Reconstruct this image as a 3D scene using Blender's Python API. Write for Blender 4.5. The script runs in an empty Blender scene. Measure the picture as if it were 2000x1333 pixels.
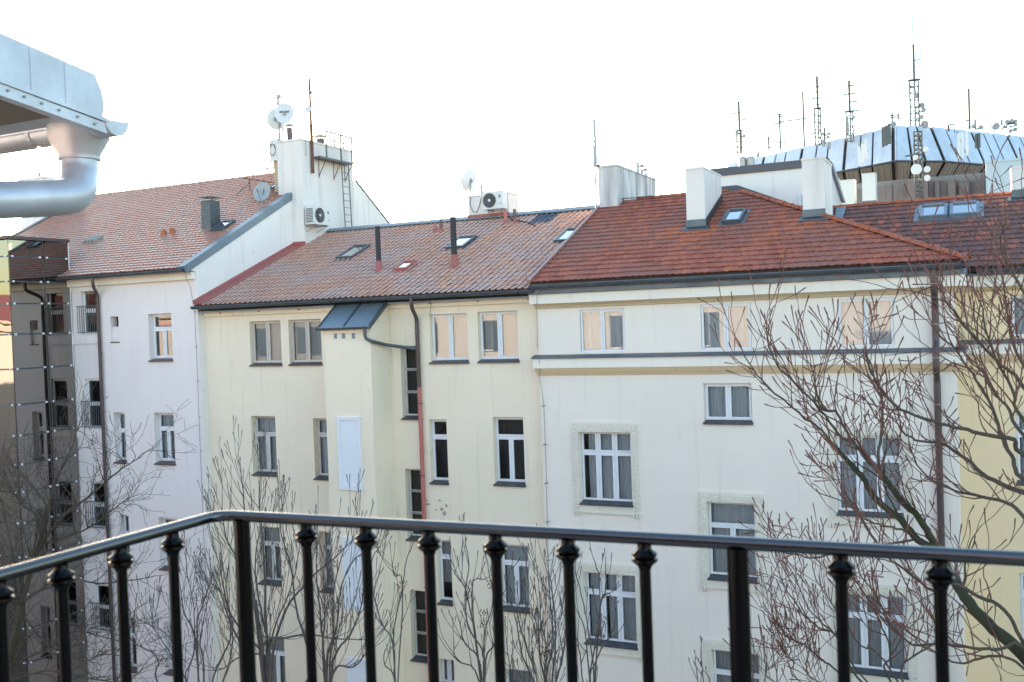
import bpy, math, random
import numpy as np
from mathutils import Vector, Matrix
random.seed(7); rnd = random.random
def U(a, b): return a + (b - a) * random.random()
rad = math.radians
SC = bpy.context.scene
COL = SC.collection

# ------------------------------------------------------------------ camera
FPX = 1925.0; CXP = 1000.0; CYP = 666.5
_y = np.array([920, 73.5, -FPX]); _y /= np.linalg.norm(_y)
_x = np.array([4000, 103.5, FPX]); _x -= _x.dot(_y) * _y; _x /= np.linalg.norm(_x)
RM = np.array([_x, _y, np.cross(_x, _y)])          # camera axes -> world
H = 15.0                                            # eye height over the courtyard
CAM = np.array([0, 0, H])
cam = bpy.data.cameras.new('camera'); camo = bpy.data.objects.new('camera', cam); COL.objects.link(camo)
cam.sensor_width = 36; cam.lens = 36 * FPX / 2000; cam.clip_start = 0.05; cam.clip_end = 5000
camo.matrix_world = Matrix([[*RM[0], 0], [*RM[1], 0], [*RM[2], H], [0, 0, 0, 1]])
cam.dof.use_dof = True; cam.dof.focus_distance = 23; cam.dof.aperture_fstop = 5.6
SC.camera = camo

# ------------------------------------------------------------------ light
SUN = Vector((-0.7305, 0.6708, 0.1283)).normalized()
EL = math.asin(SUN.z)
w = bpy.data.worlds.new('World'); SC.world = w; w.use_nodes = True
wn = w.node_tree.nodes; wl = w.node_tree.links
sky = wn.new('ShaderNodeTexSky'); sky.sky_type = 'NISHITA'; sky.sun_disc = False
sky.sun_elevation = EL; sky.sun_rotation = math.atan2(SUN.x, SUN.y)
sky.air_density = 1.0; sky.dust_density = 1.0; sky.ozone_density = 1.4; sky.altitude = 200
wl.new(sky.outputs[0], wn['Background'].inputs[0]); wn['Background'].inputs[1].default_value = 0.15
sl = bpy.data.lights.new('sun', 'SUN'); sl.energy = 4.6; sl.angle = rad(0.5); sl.color = (1.0, 0.86, 0.68)
so = bpy.data.objects.new('sun', sl); COL.objects.link(so)
so.rotation_euler = (-SUN).to_track_quat('-Z', 'Y').to_euler()
SC.view_settings.view_transform = 'Standard'; SC.view_settings.look = 'None'
SC.view_settings.exposure = 2.55; SC.view_settings.gamma = 1
SC.view_settings.use_curve_mapping = False

# ------------------------------------------------------------------ projection helpers (photo pixel -> point on a real plane)
def ray(px, py): return RM @ np.array([px - CXP, -(py - CYP), -FPX]) / FPX
def onY(px, py, y): d = ray(px, py); return CAM + d * (y / d[1])
def onX(px, py, x): d = ray(px, py); return CAM + d * (x / d[0])
def onZ(px, py, z): d = ray(px, py); return CAM + d * ((z - H) / d[2])
class RoofPlane:
    def __init__(s, y, z, pitch):
        s.y, s.z, s.a = y, z, rad(pitch); s.t = math.tan(s.a)
        s.n = Vector((0, -math.sin(s.a), math.cos(s.a)))
    def px(s, px, py):                       # -> (u = x, v = distance up the slope)
        d = ray(px, py); k = (s.z - H - s.y * s.t) / (d[2] - d[1] * s.t); p = CAM + d * k
        return p[0], (p[1] - s.y) / math.cos(s.a)
    def P(s, u, v, h=0):
        return Vector((u, s.y + v * math.cos(s.a), s.z + v * math.sin(s.a))) + s.n * h

# ------------------------------------------------------------------ materials
def mat(name, color=(.5, .5, .5), rough=.6, metal=0.0, spec=.5, noise=None, bump=None, coat=0):
    m = bpy.data.materials.new(name); m.use_nodes = True
    n = m.node_tree.nodes; l = m.node_tree.links; b = n['Principled BSDF']
    b.inputs['Base Color'].default_value = (*color, 1); b.inputs['Roughness'].default_value = rough
    b.inputs['Metallic'].default_value = metal; b.inputs['Specular IOR Level'].default_value = spec
    b.inputs['Coat Weight'].default_value = coat
    tc = n.new('ShaderNodeTexCoord')
    if noise:                                # (scale, amount, colour2, stretch)
        sc, amt, c2, st = noise
        mp = n.new('ShaderNodeMapping'); mp.inputs['Scale'].default_value = st
        l.new(tc.outputs['Object'], mp.inputs[0])
        t = n.new('ShaderNodeTexNoise'); t.inputs['Scale'].default_value = sc; t.inputs['Detail'].default_value = 6
        t.inputs['Roughness'].default_value = .65
        l.new(mp.outputs[0], t.inputs[0])
        r = n.new('ShaderNodeMapRange'); r.inputs[1].default_value = .35; r.inputs[2].default_value = .7
        r.inputs[3].default_value = 0; r.inputs[4].default_value = amt; l.new(t.outputs[0], r.inputs[0])
        x = n.new('ShaderNodeMix'); x.data_type = 'RGBA'
        x.inputs[6].default_value = (*color, 1); x.inputs[7].default_value = (*c2, 1)
        l.new(r.outputs[0], x.inputs[0]); l.new(x.outputs[2], b.inputs['Base Color'])
    if bump:
        t2 = n.new('ShaderNodeTexNoise'); t2.inputs['Scale'].default_value = bump[0]; t2.inputs['Detail'].default_value = 5
        l.new(tc.outputs['Object'], t2.inputs[0])
        bp = n.new('ShaderNodeBump'); bp.inputs['Strength'].default_value = bump[1]; bp.inputs['Distance'].default_value = bump[2]
        l.new(t2.outputs[0], bp.inputs['Height']); l.new(bp.outputs[0], b.inputs['Normal'])
    return m

def plaster(name, color, dirt=(.3, .28, .24), streak=.35, blotch=.12, patch=None, lo=.56, hi=.78, sx=5):
    """painted render: soft blotches, thin vertical run marks, fine grain"""
    m = bpy.data.materials.new(name); m.use_nodes = True
    n = m.node_tree.nodes; l = m.node_tree.links; b = n['Principled BSDF']
    b.inputs['Roughness'].default_value = .9; b.inputs['Specular IOR Level'].default_value = .2
    tc = n.new('ShaderNodeTexCoord')
    def noise(scale, stretch, detail, lo, hi, amt):
        mp = n.new('ShaderNodeMapping'); mp.inputs['Scale'].default_value = stretch; l.new(tc.outputs['Object'], mp.inputs[0])
        t = n.new('ShaderNodeTexNoise'); t.inputs['Scale'].default_value = scale; t.inputs['Detail'].default_value = detail
        l.new(mp.outputs[0], t.inputs[0])
        r = n.new('ShaderNodeMapRange'); r.inputs[1].default_value = lo; r.inputs[2].default_value = hi; r.inputs[4].default_value = amt
        l.new(t.outputs[0], r.inputs[0]); return r.outputs[0]
    def mixc(fac, a, c):
        x = n.new('ShaderNodeMix'); x.data_type = 'RGBA'; l.new(fac, x.inputs[0])
        if isinstance(a, tuple): x.inputs[6].default_value = (*a, 1)
        else: l.new(a, x.inputs[6])
        x.inputs[7].default_value = (*c, 1); return x.outputs[2]
    c = mixc(noise(.6, (1, 1, 1), 5, .4, .75, blotch), color, tuple(k * .72 for k in color))
    c = mixc(noise(1.1, (sx, sx, .35), 6, lo, hi, streak), c, dirt)
    c = mixc(noise(2.2, (1, 1, 1), 8, .66, .72, streak * .5), c, dirt)
    if patch: c = mixc(noise(.35, (1, 1, .6), 4, .5, .62, .5), c, patch)
    l.new(c, b.inputs['Base Color'])
    t2 = n.new('ShaderNodeTexNoise'); t2.inputs['Scale'].default_value = 35; t2.inputs['Detail'].default_value = 4
    l.new(tc.outputs['Object'], t2.inputs[0])
    t3 = n.new('ShaderNodeTexNoise'); t3.inputs['Scale'].default_value = 1.6; t3.inputs['Detail'].default_value = 2
    l.new(tc.outputs['Object'], t3.inputs[0])
    ad = n.new('ShaderNodeMath'); ad.operation = 'MULTIPLY_ADD'; ad.inputs[1].default_value = 6
    l.new(t3.outputs[0], ad.inputs[0]); l.new(t2.outputs[0], ad.inputs[2])
    bp = n.new('ShaderNodeBump'); bp.inputs['Strength'].default_value = .35; bp.inputs['Distance'].default_value = .006
    l.new(ad.outputs[0], bp.inputs['Height']); l.new(bp.outputs[0], b.inputs['Normal'])
    return m

def tile_mat(name, ramp, rough=.75, patchcol=None, pscale=.5):
    """fired clay: every tile its own tone, weathered patches across the slope"""
    m = bpy.data.materials.new(name); m.use_nodes = True
    n = m.node_tree.nodes; l = m.node_tree.links; b = n['Principled BSDF']
    b.inputs['Roughness'].default_value = rough; b.inputs['Specular IOR Level'].default_value = .35
    g = n.new('ShaderNodeNewGeometry'); oi = n.new('ShaderNodeObjectInfo')
    a = n.new('ShaderNodeMath'); a.operation = 'ADD'; l.new(g.outputs['Random Per Island'], a.inputs[0]); l.new(oi.outputs['Random'], a.inputs[1])
    fr = n.new('ShaderNodeMath'); fr.operation = 'FRACT'; l.new(a.outputs[0], fr.inputs[0])
    cr = n.new('ShaderNodeValToRGB'); cr.color_ramp.elements[0].color = (*ramp[0], 1); cr.color_ramp.elements[1].color = (*ramp[-1], 1)
    for i, c in enumerate(ramp[1:-1]):
        e = cr.color_ramp.elements.new((i + 1) / (len(ramp) - 1)); e.color = (*c, 1)
    l.new(fr.outputs[0], cr.inputs[0])
    t = n.new('ShaderNodeTexNoise'); t.inputs['Scale'].default_value = pscale; t.inputs['Detail'].default_value = 5
    l.new(g.outputs['Position'], t.inputs[0])
    r = n.new('ShaderNodeMapRange'); r.inputs[1].default_value = .42; r.inputs[2].default_value = .62; r.inputs[4].default_value = .75
    l.new(t.outputs[0], r.inputs[0])
    x = n.new('ShaderNodeMix'); x.data_type = 'RGBA'; l.new(r.outputs[0], x.inputs[0]); l.new(cr.outputs[0], x.inputs[6])
    x.inputs[7].default_value = (*(patchcol or ramp[0]), 1)
    t4 = n.new('ShaderNodeTexNoise'); t4.inputs['Scale'].default_value = 14; t4.inputs['Detail'].default_value = 6
    l.new(g.outputs['Position'], t4.inputs[0])
    r4 = n.new('ShaderNodeMapRange'); r4.inputs[1].default_value = .35; r4.inputs[2].default_value = .7; r4.inputs[3].default_value = .78; r4.inputs[4].default_value = 1.12
    l.new(t4.outputs[0], r4.inputs[0])
    h = n.new('ShaderNodeHueSaturation'); l.new(x.outputs[2], h.inputs['Color']); l.new(r4.outputs[0], h.inputs['Value'])
    l.new(h.outputs[0], b.inputs['Base Color'])
    bp = n.new('ShaderNodeBump'); bp.inputs['Strength'].default_value = .4; bp.inputs['Distance'].default_value = .004
    l.new(t4.outputs[0], bp.inputs['Height']); l.new(bp.outputs[0], b.inputs['Normal'])
    return m

def glass_mat(name, base=.1, tint=(1, 1, 1), dim=(.75, .8, .82), wav=.0):
    m = bpy.data.materials.new(name); m.use_nodes = True
    n = m.node_tree.nodes; l = m.node_tree.links; n.remove(n['Principled BSDF']); out = n['Material Output']
    tr = n.new('ShaderNodeBsdfTransparent'); tr.inputs[0].default_value = (*dim, 1)
    gl = n.new('ShaderNodeBsdfGlossy'); gl.inputs[0].default_value = (*tint, 1); gl.inputs['Roughness'].default_value = .015
    fr = n.new('ShaderNodeFresnel'); fr.inputs[0].default_value = 1.5
    ad = n.new('ShaderNodeMath'); ad.operation = 'MULTIPLY_ADD'; ad.inputs[1].default_value = 1.1; ad.inputs[2].default_value = base
    ad.use_clamp = True
    l.new(fr.outputs[0], ad.inputs[0])
    mx = n.new('ShaderNodeMixShader'); l.new(ad.outputs[0], mx.inputs[0]); l.new(tr.outputs[0], mx.inputs[1]); l.new(gl.outputs[0], mx.inputs[2])
    l.new(mx.outputs[0], out.inputs[0])
    if wav:
        g = n.new('ShaderNodeNewGeometry'); t = n.new('ShaderNodeTexNoise'); t.inputs['Scale'].default_value = .9; l.new(g.outputs['Position'], t.inputs[0])
        bp = n.new('ShaderNodeBump'); bp.inputs['Strength'].default_value = wav; bp.inputs['Distance'].default_value = .05
        l.new(t.outputs[0], bp.inputs['Height']); l.new(bp.outputs[0], gl.inputs['Normal'])
    return m

M = {}
M['pink'] = plaster('pink_render', (.83, .745, .725), dirt=(.5, .45, .44), streak=.22, blotch=.16)
M['white_render'] = plaster('white_render', (.84, .80, .76), streak=.22, blotch=.16)
M['yellow'] = plaster('pale_yellow_render', (.89, .765, .60), dirt=(.45, .4, .3), streak=.28, blotch=.2)
M['yellow2'] = plaster('warm_yellow_render', (.86, .67, .43), dirt=(.45, .4, .3), streak=.12, blotch=.12)
M['cream'] = plaster('cream_render', (.87, .775, .685), dirt=(.52, .48, .42), streak=.26, blotch=.18)
M['ornament'] = plaster('rough_cream_stucco', (.78, .71, .60), dirt=(.45, .42, .35), streak=.4, blotch=.3)
M['ornament'].node_tree.nodes['Bump'].inputs['Distance'].default_value = .05
M['ochre'] = plaster('ochre_moulding', (.72, .56, .37), dirt=(.3, .25, .15), streak=.25)
M['fascia'] = plaster('white_cornice', (.88, .80, .70), dirt=(.45, .42, .38), streak=.2)
M['stack'] = plaster('stained_white_chimney', (.78, .74, .71), dirt=(.30, .29, .28), streak=.35, blotch=.3, lo=.5, hi=.8, sx=3)
M['stack_dark'] = plaster('sooty_white_chimney', (.70, .68, .67), dirt=(.18, .18, .19), streak=.85, blotch=.4, lo=.40, hi=.68, sx=2.6)
M['buff'] = plaster('buff_chimney', (.50, .40, .29), dirt=(.2, .18, .15), streak=.5, blotch=.3)
M['peel'] = mat('bare_patch_in_render', (.42, .38, .30), .95, noise=(9, .8, (.30, .27, .22), (1, 1, 1)))
M['zinc'] = mat('blue_grey_sheet_metal', (.085, .10, .12), .42, .75, noise=(2.5, .8, (.16, .19, .21), (1, 1, 1)), bump=(3, .25, .01))
M['zinc_light'] = mat('pale_sheet_metal', (.20, .25, .29), .42, .35, noise=(2.0, .7, (.14, .18, .21), (1, 1, 1)), bump=(2, .2, .01))
M['gutter'] = mat('dark_grey_gutter_metal', (.075, .085, .10), .40, .3, noise=(4, .7, (.13, .145, .16), (1, 1, 1)))
M['brown_metal'] = mat('brown_painted_pipe', (.085, .06, .06), .4, .3, noise=(5, .6, (.13, .10, .10), (1, 1, .3)))
M['red_pipe'] = mat('faded_red_pipe', (.45, .13, .11), .5, 0, noise=(4, .5, (.55, .22, .2), (1, 1, .3)))
M['red_flash'] = mat('red_painted_flashing', (.36, .10, .085), .5, 0, noise=(3, .6, (.26, .09, .08), (1, 1, 1)))
M['white_paint'] = mat('white_window_paint', (.80, .80, .82), .45, noise=(7, .3, (.55, .55, .55), (1, 1, 1)))
M['old_white'] = mat('weathered_white_paint', (.66, .64, .60), .6, noise=(9, .7, (.42, .40, .36), (1, 1, 1)))
M['beige_paint'] = mat('beige_window_paint', (.62, .55, .50), .5, noise=(7, .4, (.5, .45, .4), (1, 1, 1)))
M['panel_white'] = mat('white_blind_panel', (.78, .79, .83), .6, noise=(1.5, .3, (.65, .66, .7), (1, 1, 1)))
M['sill'] = mat('dark_sill_sheet', (.07, .08, .095), .45, .5, noise=(5, .6, (.14, .15, .16), (1, 1, 1)))
M['curtain'] = mat('sheer_grey_curtain', (.72, .72, .72), .95, noise=(3, .5, (.55, .56, .57), (1, 1, .2)))
M['curtain_white'] = mat('white_net_curtain', (.62, .62, .62), .95, noise=(3, .4, (.5, .5, .5), (1, 1, .2)))
M['blind'] = mat('grey_fabric_blind', (.44, .44, .43), .9, noise=(2, .3, (.38, .38, .38), (1, 1, 1)))
M['room'] = mat('dim_interior', (.05, .05, .055), .95)
M['glass'] = glass_mat('window_glass', .0)
M['glass_mirror'] = glass_mat('reflective_window_glass', .08)
M['glass_sky'] = glass_mat('roof_window_glass', .35, tint=(.9, .97, 1))
M['black_iron'] = mat('black_gloss_iron', (.001, .001, .0012), .22, 0, .22, noise=(30, .5, (.004, .004, .004), (1, 1, 1)), bump=(60, .10, .002))
M['iron_grey'] = mat('grey_iron', (.16, .17, .18), .5, .5)
M['rust'] = mat('rusty_iron', (.13, .07, .05), .8, .2, noise=(9, .8, (.25, .12, .07), (1, 1, 1)))
M['galv'] = mat('galvanised_steel', (.35, .36, .37), .5, .8, noise=(8, .5, (.25, .26, .27), (1, 1, 1)))
M['mast'] = mat('dull_mast_steel', (.10, .11, .11), .7)
M['black_pipe'] = mat('black_flue', (.03, .03, .035), .55, .3)
M['ac_white'] = mat('white_enamel', (.68, .69, .68), .45, noise=(4, .3, (.55, .55, .52), (1, 1, 1)))
M['ac_dark'] = mat('dark_fan_grille', (.06, .06, .065), .6)
M['ac_grey'] = mat('grey_fan_guard', (.22, .22, .23), .5)
M['dish_white'] = mat('white_dish', (.66, .67, .68), .5)
M['dish_backlit'] = mat('backlit_grey_drum', (.30, .31, .32), .6)  # white drums darkened to grey; their shade against the sky is in the colour
M['dish_grey'] = mat('grey_dish', (.34, .36, .38), .5)
M['print_dark'] = mat('dark_print', (.1, .11, .13), .6)
M['beaver'] = tile_mat('red_clay_tiles', [(.31, .085, .05), (.38, .105, .06), (.45, .13, .075), (.34, .10, .07)], patchcol=(.28, .12, .09))
M['beaver_new'] = tile_mat('fresh_orange_clay_tiles', [(.45, .12, .05), (.50, .15, .06), (.38, .11, .06)], patchcol=(.42, .13, .07))
M['beaver_dark'] = tile_mat('dark_weathered_clay_tiles', [(.17, .075, .06), (.21, .085, .065), (.26, .095, .07), (.15, .07, .06)], patchcol=(.14, .085, .08))
M['pantile'] = tile_mat('pale_terracotta_tiles', [(.62, .33, .24), (.70, .36, .24), (.62, .38, .31), (.76, .41, .26)], rough=.5, patchcol=(.60, .43, .38), pscale=.7)  # tones lightened; glancing sky sheen and flare are put into the colour
M['pantile_blue'] = tile_mat('slate_blue_tiles', [(.10, .12, .16), (.12, .15, .2), (.09, .11, .14)], rough=.5, patchcol=(.12, .14, .18))
M['pantile_new'] = tile_mat('bright_orange_tiles', [(.46, .17, .08), (.52, .22, .10), (.40, .16, .09)], rough=.5, patchcol=(.45, .20, .12))
M['pinktile'] = tile_mat('pale_red_tiles', [(.41, .20, .15), (.44, .215, .16), (.47, .23, .165), (.40, .20, .155)], rough=.38, patchcol=(.43, .25, .20))
M['ridge'] = tile_mat('orange_ridge_tiles', [(.38, .10, .05), (.44, .13, .06), (.33, .09, .05)], patchcol=(.40, .13, .08), pscale=3)
M['deck'] = mat('roof_underlay', (.06, .035, .03), .9)
M['silver'] = mat('brushed_silver_panel', (.60, .65, .72), .45, .4, noise=(.6, .7, (.40, .45, .50), (1, 1, 1)))
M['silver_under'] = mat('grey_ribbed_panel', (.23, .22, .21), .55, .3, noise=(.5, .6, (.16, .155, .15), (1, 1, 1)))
M['brown_clad'] = mat('brown_grey_cladding', (.20, .175, .175), .55, .2, noise=(.3, .6, (.14, .125, .13), (3, 3, .3)))
M['dark_gap'] = mat('dark_recess', (.04, .04, .045), .8)
M['blue_box'] = mat('pale_blue_sheet', (.40, .48, .55), .5, .3)
M['coping'] = mat('dark_coping_sheet', (.10, .10, .115), .5, .4)
M['conc'] = mat('concrete', (.35, .34, .32), .9, noise=(2, .6, (.25, .24, .22), (1, 1, 1)))
M['soil'] = mat('courtyard_ground', (.10, .09, .07), .95, noise=(.6, .9, (.05, .07, .03), (1, 1, 1)))
M['far'] = mat('far_land', (.14, .13, .11), .95)
M['bark'] = mat('grey_brown_bark', (.11, .08, .065), .9, noise=(14, .9, (.06, .07, .03), (1, 1, .3)), bump=(40, .6, .01))
M['bark_grey'] = mat('pale_grey_bark', (.13, .115, .105), .9, noise=(14, .8, (.07, .06, .055), (1, 1, .3)), bump=(40, .6, .01))
M['bark_moss'] = mat('mossy_bark', (.045, .04, .028), .95, noise=(8, .9, (.05, .065, .02), (1, 1, .3)), bump=(40, .7, .012))
M['twig'] = mat('dark_twig', (.075, .055, .045), .85)
M['twig_red'] = mat('reddish_twig', (.20, .085, .065), .8, noise=(20, .8, (.08, .045, .04), (1, 1, 1)))
M['twig_grey'] = mat('grey_twig', (.11, .095, .085), .85)
M['seed'] = mat('dry_seed_cluster', (.07, .03, .022), .9)
M['own_wall'] = plaster('sunlit_ochre_render', (.62, .55, .50), dirt=(.3, .22, .15), streak=.2)
M['own_metal'] = mat('galvanised_eaves_sheet', (.60, .64, .70), .42, .45, noise=(3, .6, (.33, .35, .38), (1, 1, 1)), bump=(2, .15, .01))
M['soffit'] = mat('dark_soffit_board', (.14, .125, .105), .8)
M['rail_iron'] = mat('polished_black_handrail', (.003, .003, .0035), .16, 0, .9, noise=(30, .5, (.008, .008, .008), (1, 1, 1)), bump=(60, .08, .002)); M['rail_iron'].node_tree.nodes['Principled BSDF'].inputs['IOR'].default_value = 1.75
def coated():
    m = bpy.data.materials.new('bronze_tinted_glass'); m.use_nodes = True
    n = m.node_tree.nodes; l = m.node_tree.links; n.remove(n['Principled BSDF'])
    gl = n.new('ShaderNodeBsdfGlossy'); gl.inputs[0].default_value = (.36, .34, .31, 1); gl.inputs['Roughness'].default_value = .015
    tr = n.new('ShaderNodeBsdfTransparent'); tr.inputs[0].default_value = (.28, .27, .25, 1)
    g = n.new('ShaderNodeNewGeometry'); t = n.new('ShaderNodeTexNoise'); t.inputs['Scale'].default_value = .8; l.new(g.outputs['Position'], t.inputs[0])
    bp = n.new('ShaderNodeBump'); bp.inputs['Strength'].default_value = .25; bp.inputs['Distance'].default_value = .02
    l.new(t.outputs[0], bp.inputs['Height']); l.new(bp.outputs[0], gl.inputs['Normal'])
    mx = n.new('ShaderNodeMixShader'); mx.inputs[0].default_value = .78
    l.new(tr.outputs[0], mx.inputs[1]); l.new(gl.outputs[0], mx.inputs[2]); l.new(mx.outputs[0], n['Material Output'].inputs[0])
    return m
M['bronze_glass'] = coated()

# ------------------------------------------------------------------ mesh helpers
class MB:
    def __init__(s): s.v = []; s.f = []; s.mi = []; s.cur = 0
    def add(s, vs, fs):
        o = len(s.v); s.v += [tuple(v) for v in vs]; s.f += [tuple(i + o for i in f) for f in fs]; s.mi += [s.cur] * len(fs)
    def quad(s, a, b, c, d): s.add([a, b, c, d], [(0, 1, 2, 3)])
    def poly(s, pts): s.add(pts, [tuple(range(len(pts)))])
    def box(s, x0, x1, y0, y1, z0, z1):
        s.add([(x0, y0, z0), (x1, y0, z0), (x1, y1, z0), (x0, y1, z0), (x0, y0, z1), (x1, y0, z1), (x1, y1, z1), (x0, y1, z1)],
              [(0, 3, 2, 1), (4, 5, 6, 7), (0, 1, 5, 4), (1, 2, 6, 5), (2, 3, 7, 6), (3, 0, 4, 7)])
    def prism(s, pts, ext):                   # polygon extruded by a vector
        e = Vector(ext); n = len(pts); P = [Vector(p) for p in pts]
        s.add([*P, *[p + e for p in P]], [tuple(range(n - 1, -1, -1)), tuple(range(n, 2 * n))] + [(i, (i + 1) % n, n + (i + 1) % n, n + i) for i in range(n)])
    def tube(s, pts, r, n=8, cap=True):
        P = [Vector(p) for p in pts]; R = r if isinstance(r, (list, tuple)) else [r] * len(P)
        vs = []; up = Vector((0, 0, 1)); prev = None
        for i, p in enumerate(P):
            d = (P[min(i + 1, len(P) - 1)] - P[max(i - 1, 0)])
            if d.length < 1e-9: d = Vector((0, 0, 1))
            d.normalize()
            if prev is None:
                a = d.cross(up if abs(d.z) < .95 else Vector((1, 0, 0))).normalized()
            else:
                a = (prev - d * prev.dot(d))
                a = a.normalized() if a.length > 1e-6 else d.orthogonal().normalized()
            prev = a; b = d.cross(a)
            for k in range(n):
                t = 2 * math.pi * k / n; vs.append(p + (a * math.cos(t) + b * math.sin(t)) * R[i])
        fs = []
        for i in range(len(P) - 1):
            for k in range(n):
                q = (k + 1) % n; fs.append((i * n + k, i * n + q, (i + 1) * n + q, (i + 1) * n + k))
        if cap: fs += [tuple(range(n - 1, -1, -1)), tuple(range((len(P) - 1) * n, len(P) * n))]
        s.add(vs, fs)
    def lathe(s, prof, n=16, T=None):         # (r, z) profile round z
        T = T or Matrix(); vs = []; fs = []
        for r, z in prof:
            for k in range(n):
                t = 2 * math.pi * k / n; vs.append(T @ Vector((r * math.cos(t), r * math.sin(t), z)))
        for i in range(len(prof) - 1):
            for k in range(n):
                q = (k + 1) % n; fs.append((i * n + k, i * n + q, (i + 1) * n + q, (i + 1) * n + k))
        s.add(vs, fs)
    def plate(s, x0, x1, z0, z1, y0, y1, holes=(), back=False, reveal=None):
        """slab in the XZ plane, front face at y0, with rectangular holes and their reveals to y1"""
        rv = y1 if reveal is None else reveal
        hs = [(max(a, x0), min(b, x1), max(c, z0), min(d, z1)) for a, b, c, d in holes]
        hs = [h for h in hs if h[1] > h[0] + 1e-4 and h[3] > h[2] + 1e-4]
        xs = sorted({x0, x1, *[h[0] for h in hs], *[h[1] for h in hs]}); zs = sorted({z0, z1, *[h[2] for h in hs], *[h[3] for h in hs]})
        for i in range(len(xs) - 1):
            for j in range(len(zs) - 1):
                cx, cz = (xs[i] + xs[i + 1]) / 2, (zs[j] + zs[j + 1]) / 2
                if any(h[0] < cx < h[1] and h[2] < cz < h[3] for h in hs): continue
                a, b, c, d = xs[i], xs[i + 1], zs[j], zs[j + 1]
                s.quad((a, y0, c), (b, y0, c), (b, y0, d), (a, y0, d))
                if back: s.quad((a, y1, d), (b, y1, d), (b, y1, c), (a, y1, c))
        for a, b, c, d in hs:
            s.quad((a, y0, c), (a, y0, d), (a, rv, d), (a, rv, c)); s.quad((b, y0, d), (b, y0, c), (b, rv, c), (b, rv, d))
            s.quad((a, y0, d), (b, y0, d), (b, rv, d), (a, rv, d)); s.quad((b, y0, c), (a, y0, c), (a, rv, c), (b, rv, c))
        s.quad((x0, y0, z0), (x0, y0, z1), (x0, y1, z1), (x0, y1, z0)); s.quad((x1, y0, z1), (x1, y0, z0), (x1, y1, z0), (x1, y1, z1))
        s.quad((x0, y0, z1), (x1, y0, z1), (x1, y1, z1), (x0, y1, z1)); s.quad((x1, y0, z0), (x0, y0, z0), (x0, y1, z0), (x1, y1, z0))
    def mesh(s, name, mats, smooth=False, org=(0, 0, 0)):
        me = bpy.data.meshes.new(name); ox, oy, oz = org
        me.from_pydata([(a - ox, b - oy, c - oz) for a, b, c in s.v], [], s.f)
        for m in (mats if isinstance(mats, (list, tuple)) else [mats]): me.materials.append(m if not isinstance(m, str) else M[m])
        if any(s.mi): me.polygons.foreach_set('material_index', s.mi)
        if smooth:
            me.polygons.foreach_set('use_smooth', [True] * len(me.polygons)); me.update()
            try: me.set_sharp_from_angle(angle=rad(40))
            except Exception: pass
        me.update(); return me

ORG = {}
def thing(name, label, cat, loc=(0, 0, 0), group=None, rz=0):
    o = bpy.data.objects.new(name, None); o.empty_display_size = .2; COL.objects.link(o)
    o.location = loc; o.rotation_euler.z = rz; ORG[o.name] = Vector(loc)
    o['label'] = label; o['category'] = cat
    if group: o['group'] = group
    return o
def part(name, mb, m, parent, smooth=False, local=False, label=None, kind=None):
    """one mesh object under parent; mb is in world coordinates unless local"""
    org = (0, 0, 0) if (local or parent is None) else ORG[parent.name]
    o = bpy.data.objects.new(name, mb.mesh(name, m, smooth, org) if isinstance(mb, MB) else mb)
    COL.objects.link(o); o.parent = parent
    if not local and parent is not None: ORG[o.name] = org
    if label: o['label'] = label
    if kind: o['kind'] = kind
    return o
def inst(name, me, parent, loc, rot=None):
    o = bpy.data.objects.new(name, me); COL.objects.link(o); o.parent = parent
    o.location = Vector(loc) - (ORG.get(parent.name, Vector((0, 0, 0))) if parent else Vector((0, 0, 0)))
    if rot: o.rotation_euler = rot
    return o
def structure(name, mb, m, smooth=False):
    o = part(name, mb, m, None, smooth); o['kind'] = 'structure'; return o
def copy_tree(o, parent=None):
    c = o.copy(); COL.objects.link(c); c.parent = parent
    if o.name in ORG: ORG[c.name] = ORG[o.name]
    for ch in o.children: copy_tree(ch, c)
    return c

# planes of the courtyard's far side
D = 22.784; YC = D; YY = D + .20; YP = D - .10; YW = D + 1.15
XPL, XPR = -33.6, -21.30          # pink building
XYL, XYR = XPR, -10.17            # yellow building
XCL, XCR = XYR, -0.54             # cream building
XWR = 9.0                         # right wing

# ------------------------------------------------------------------ ground
g = MB(); g.quad((-400, -60, 0), (400, -60, 0), (400, 900, 0), (-400, 900, 0)); structure('ground', g, 'far')
g = MB(); g.quad((-34, -1.2, .004), (9, -1.2, .004), (9, 24, .004), (-34, 24, .004)); structure('courtyard_ground', g, 'soil')

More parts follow.
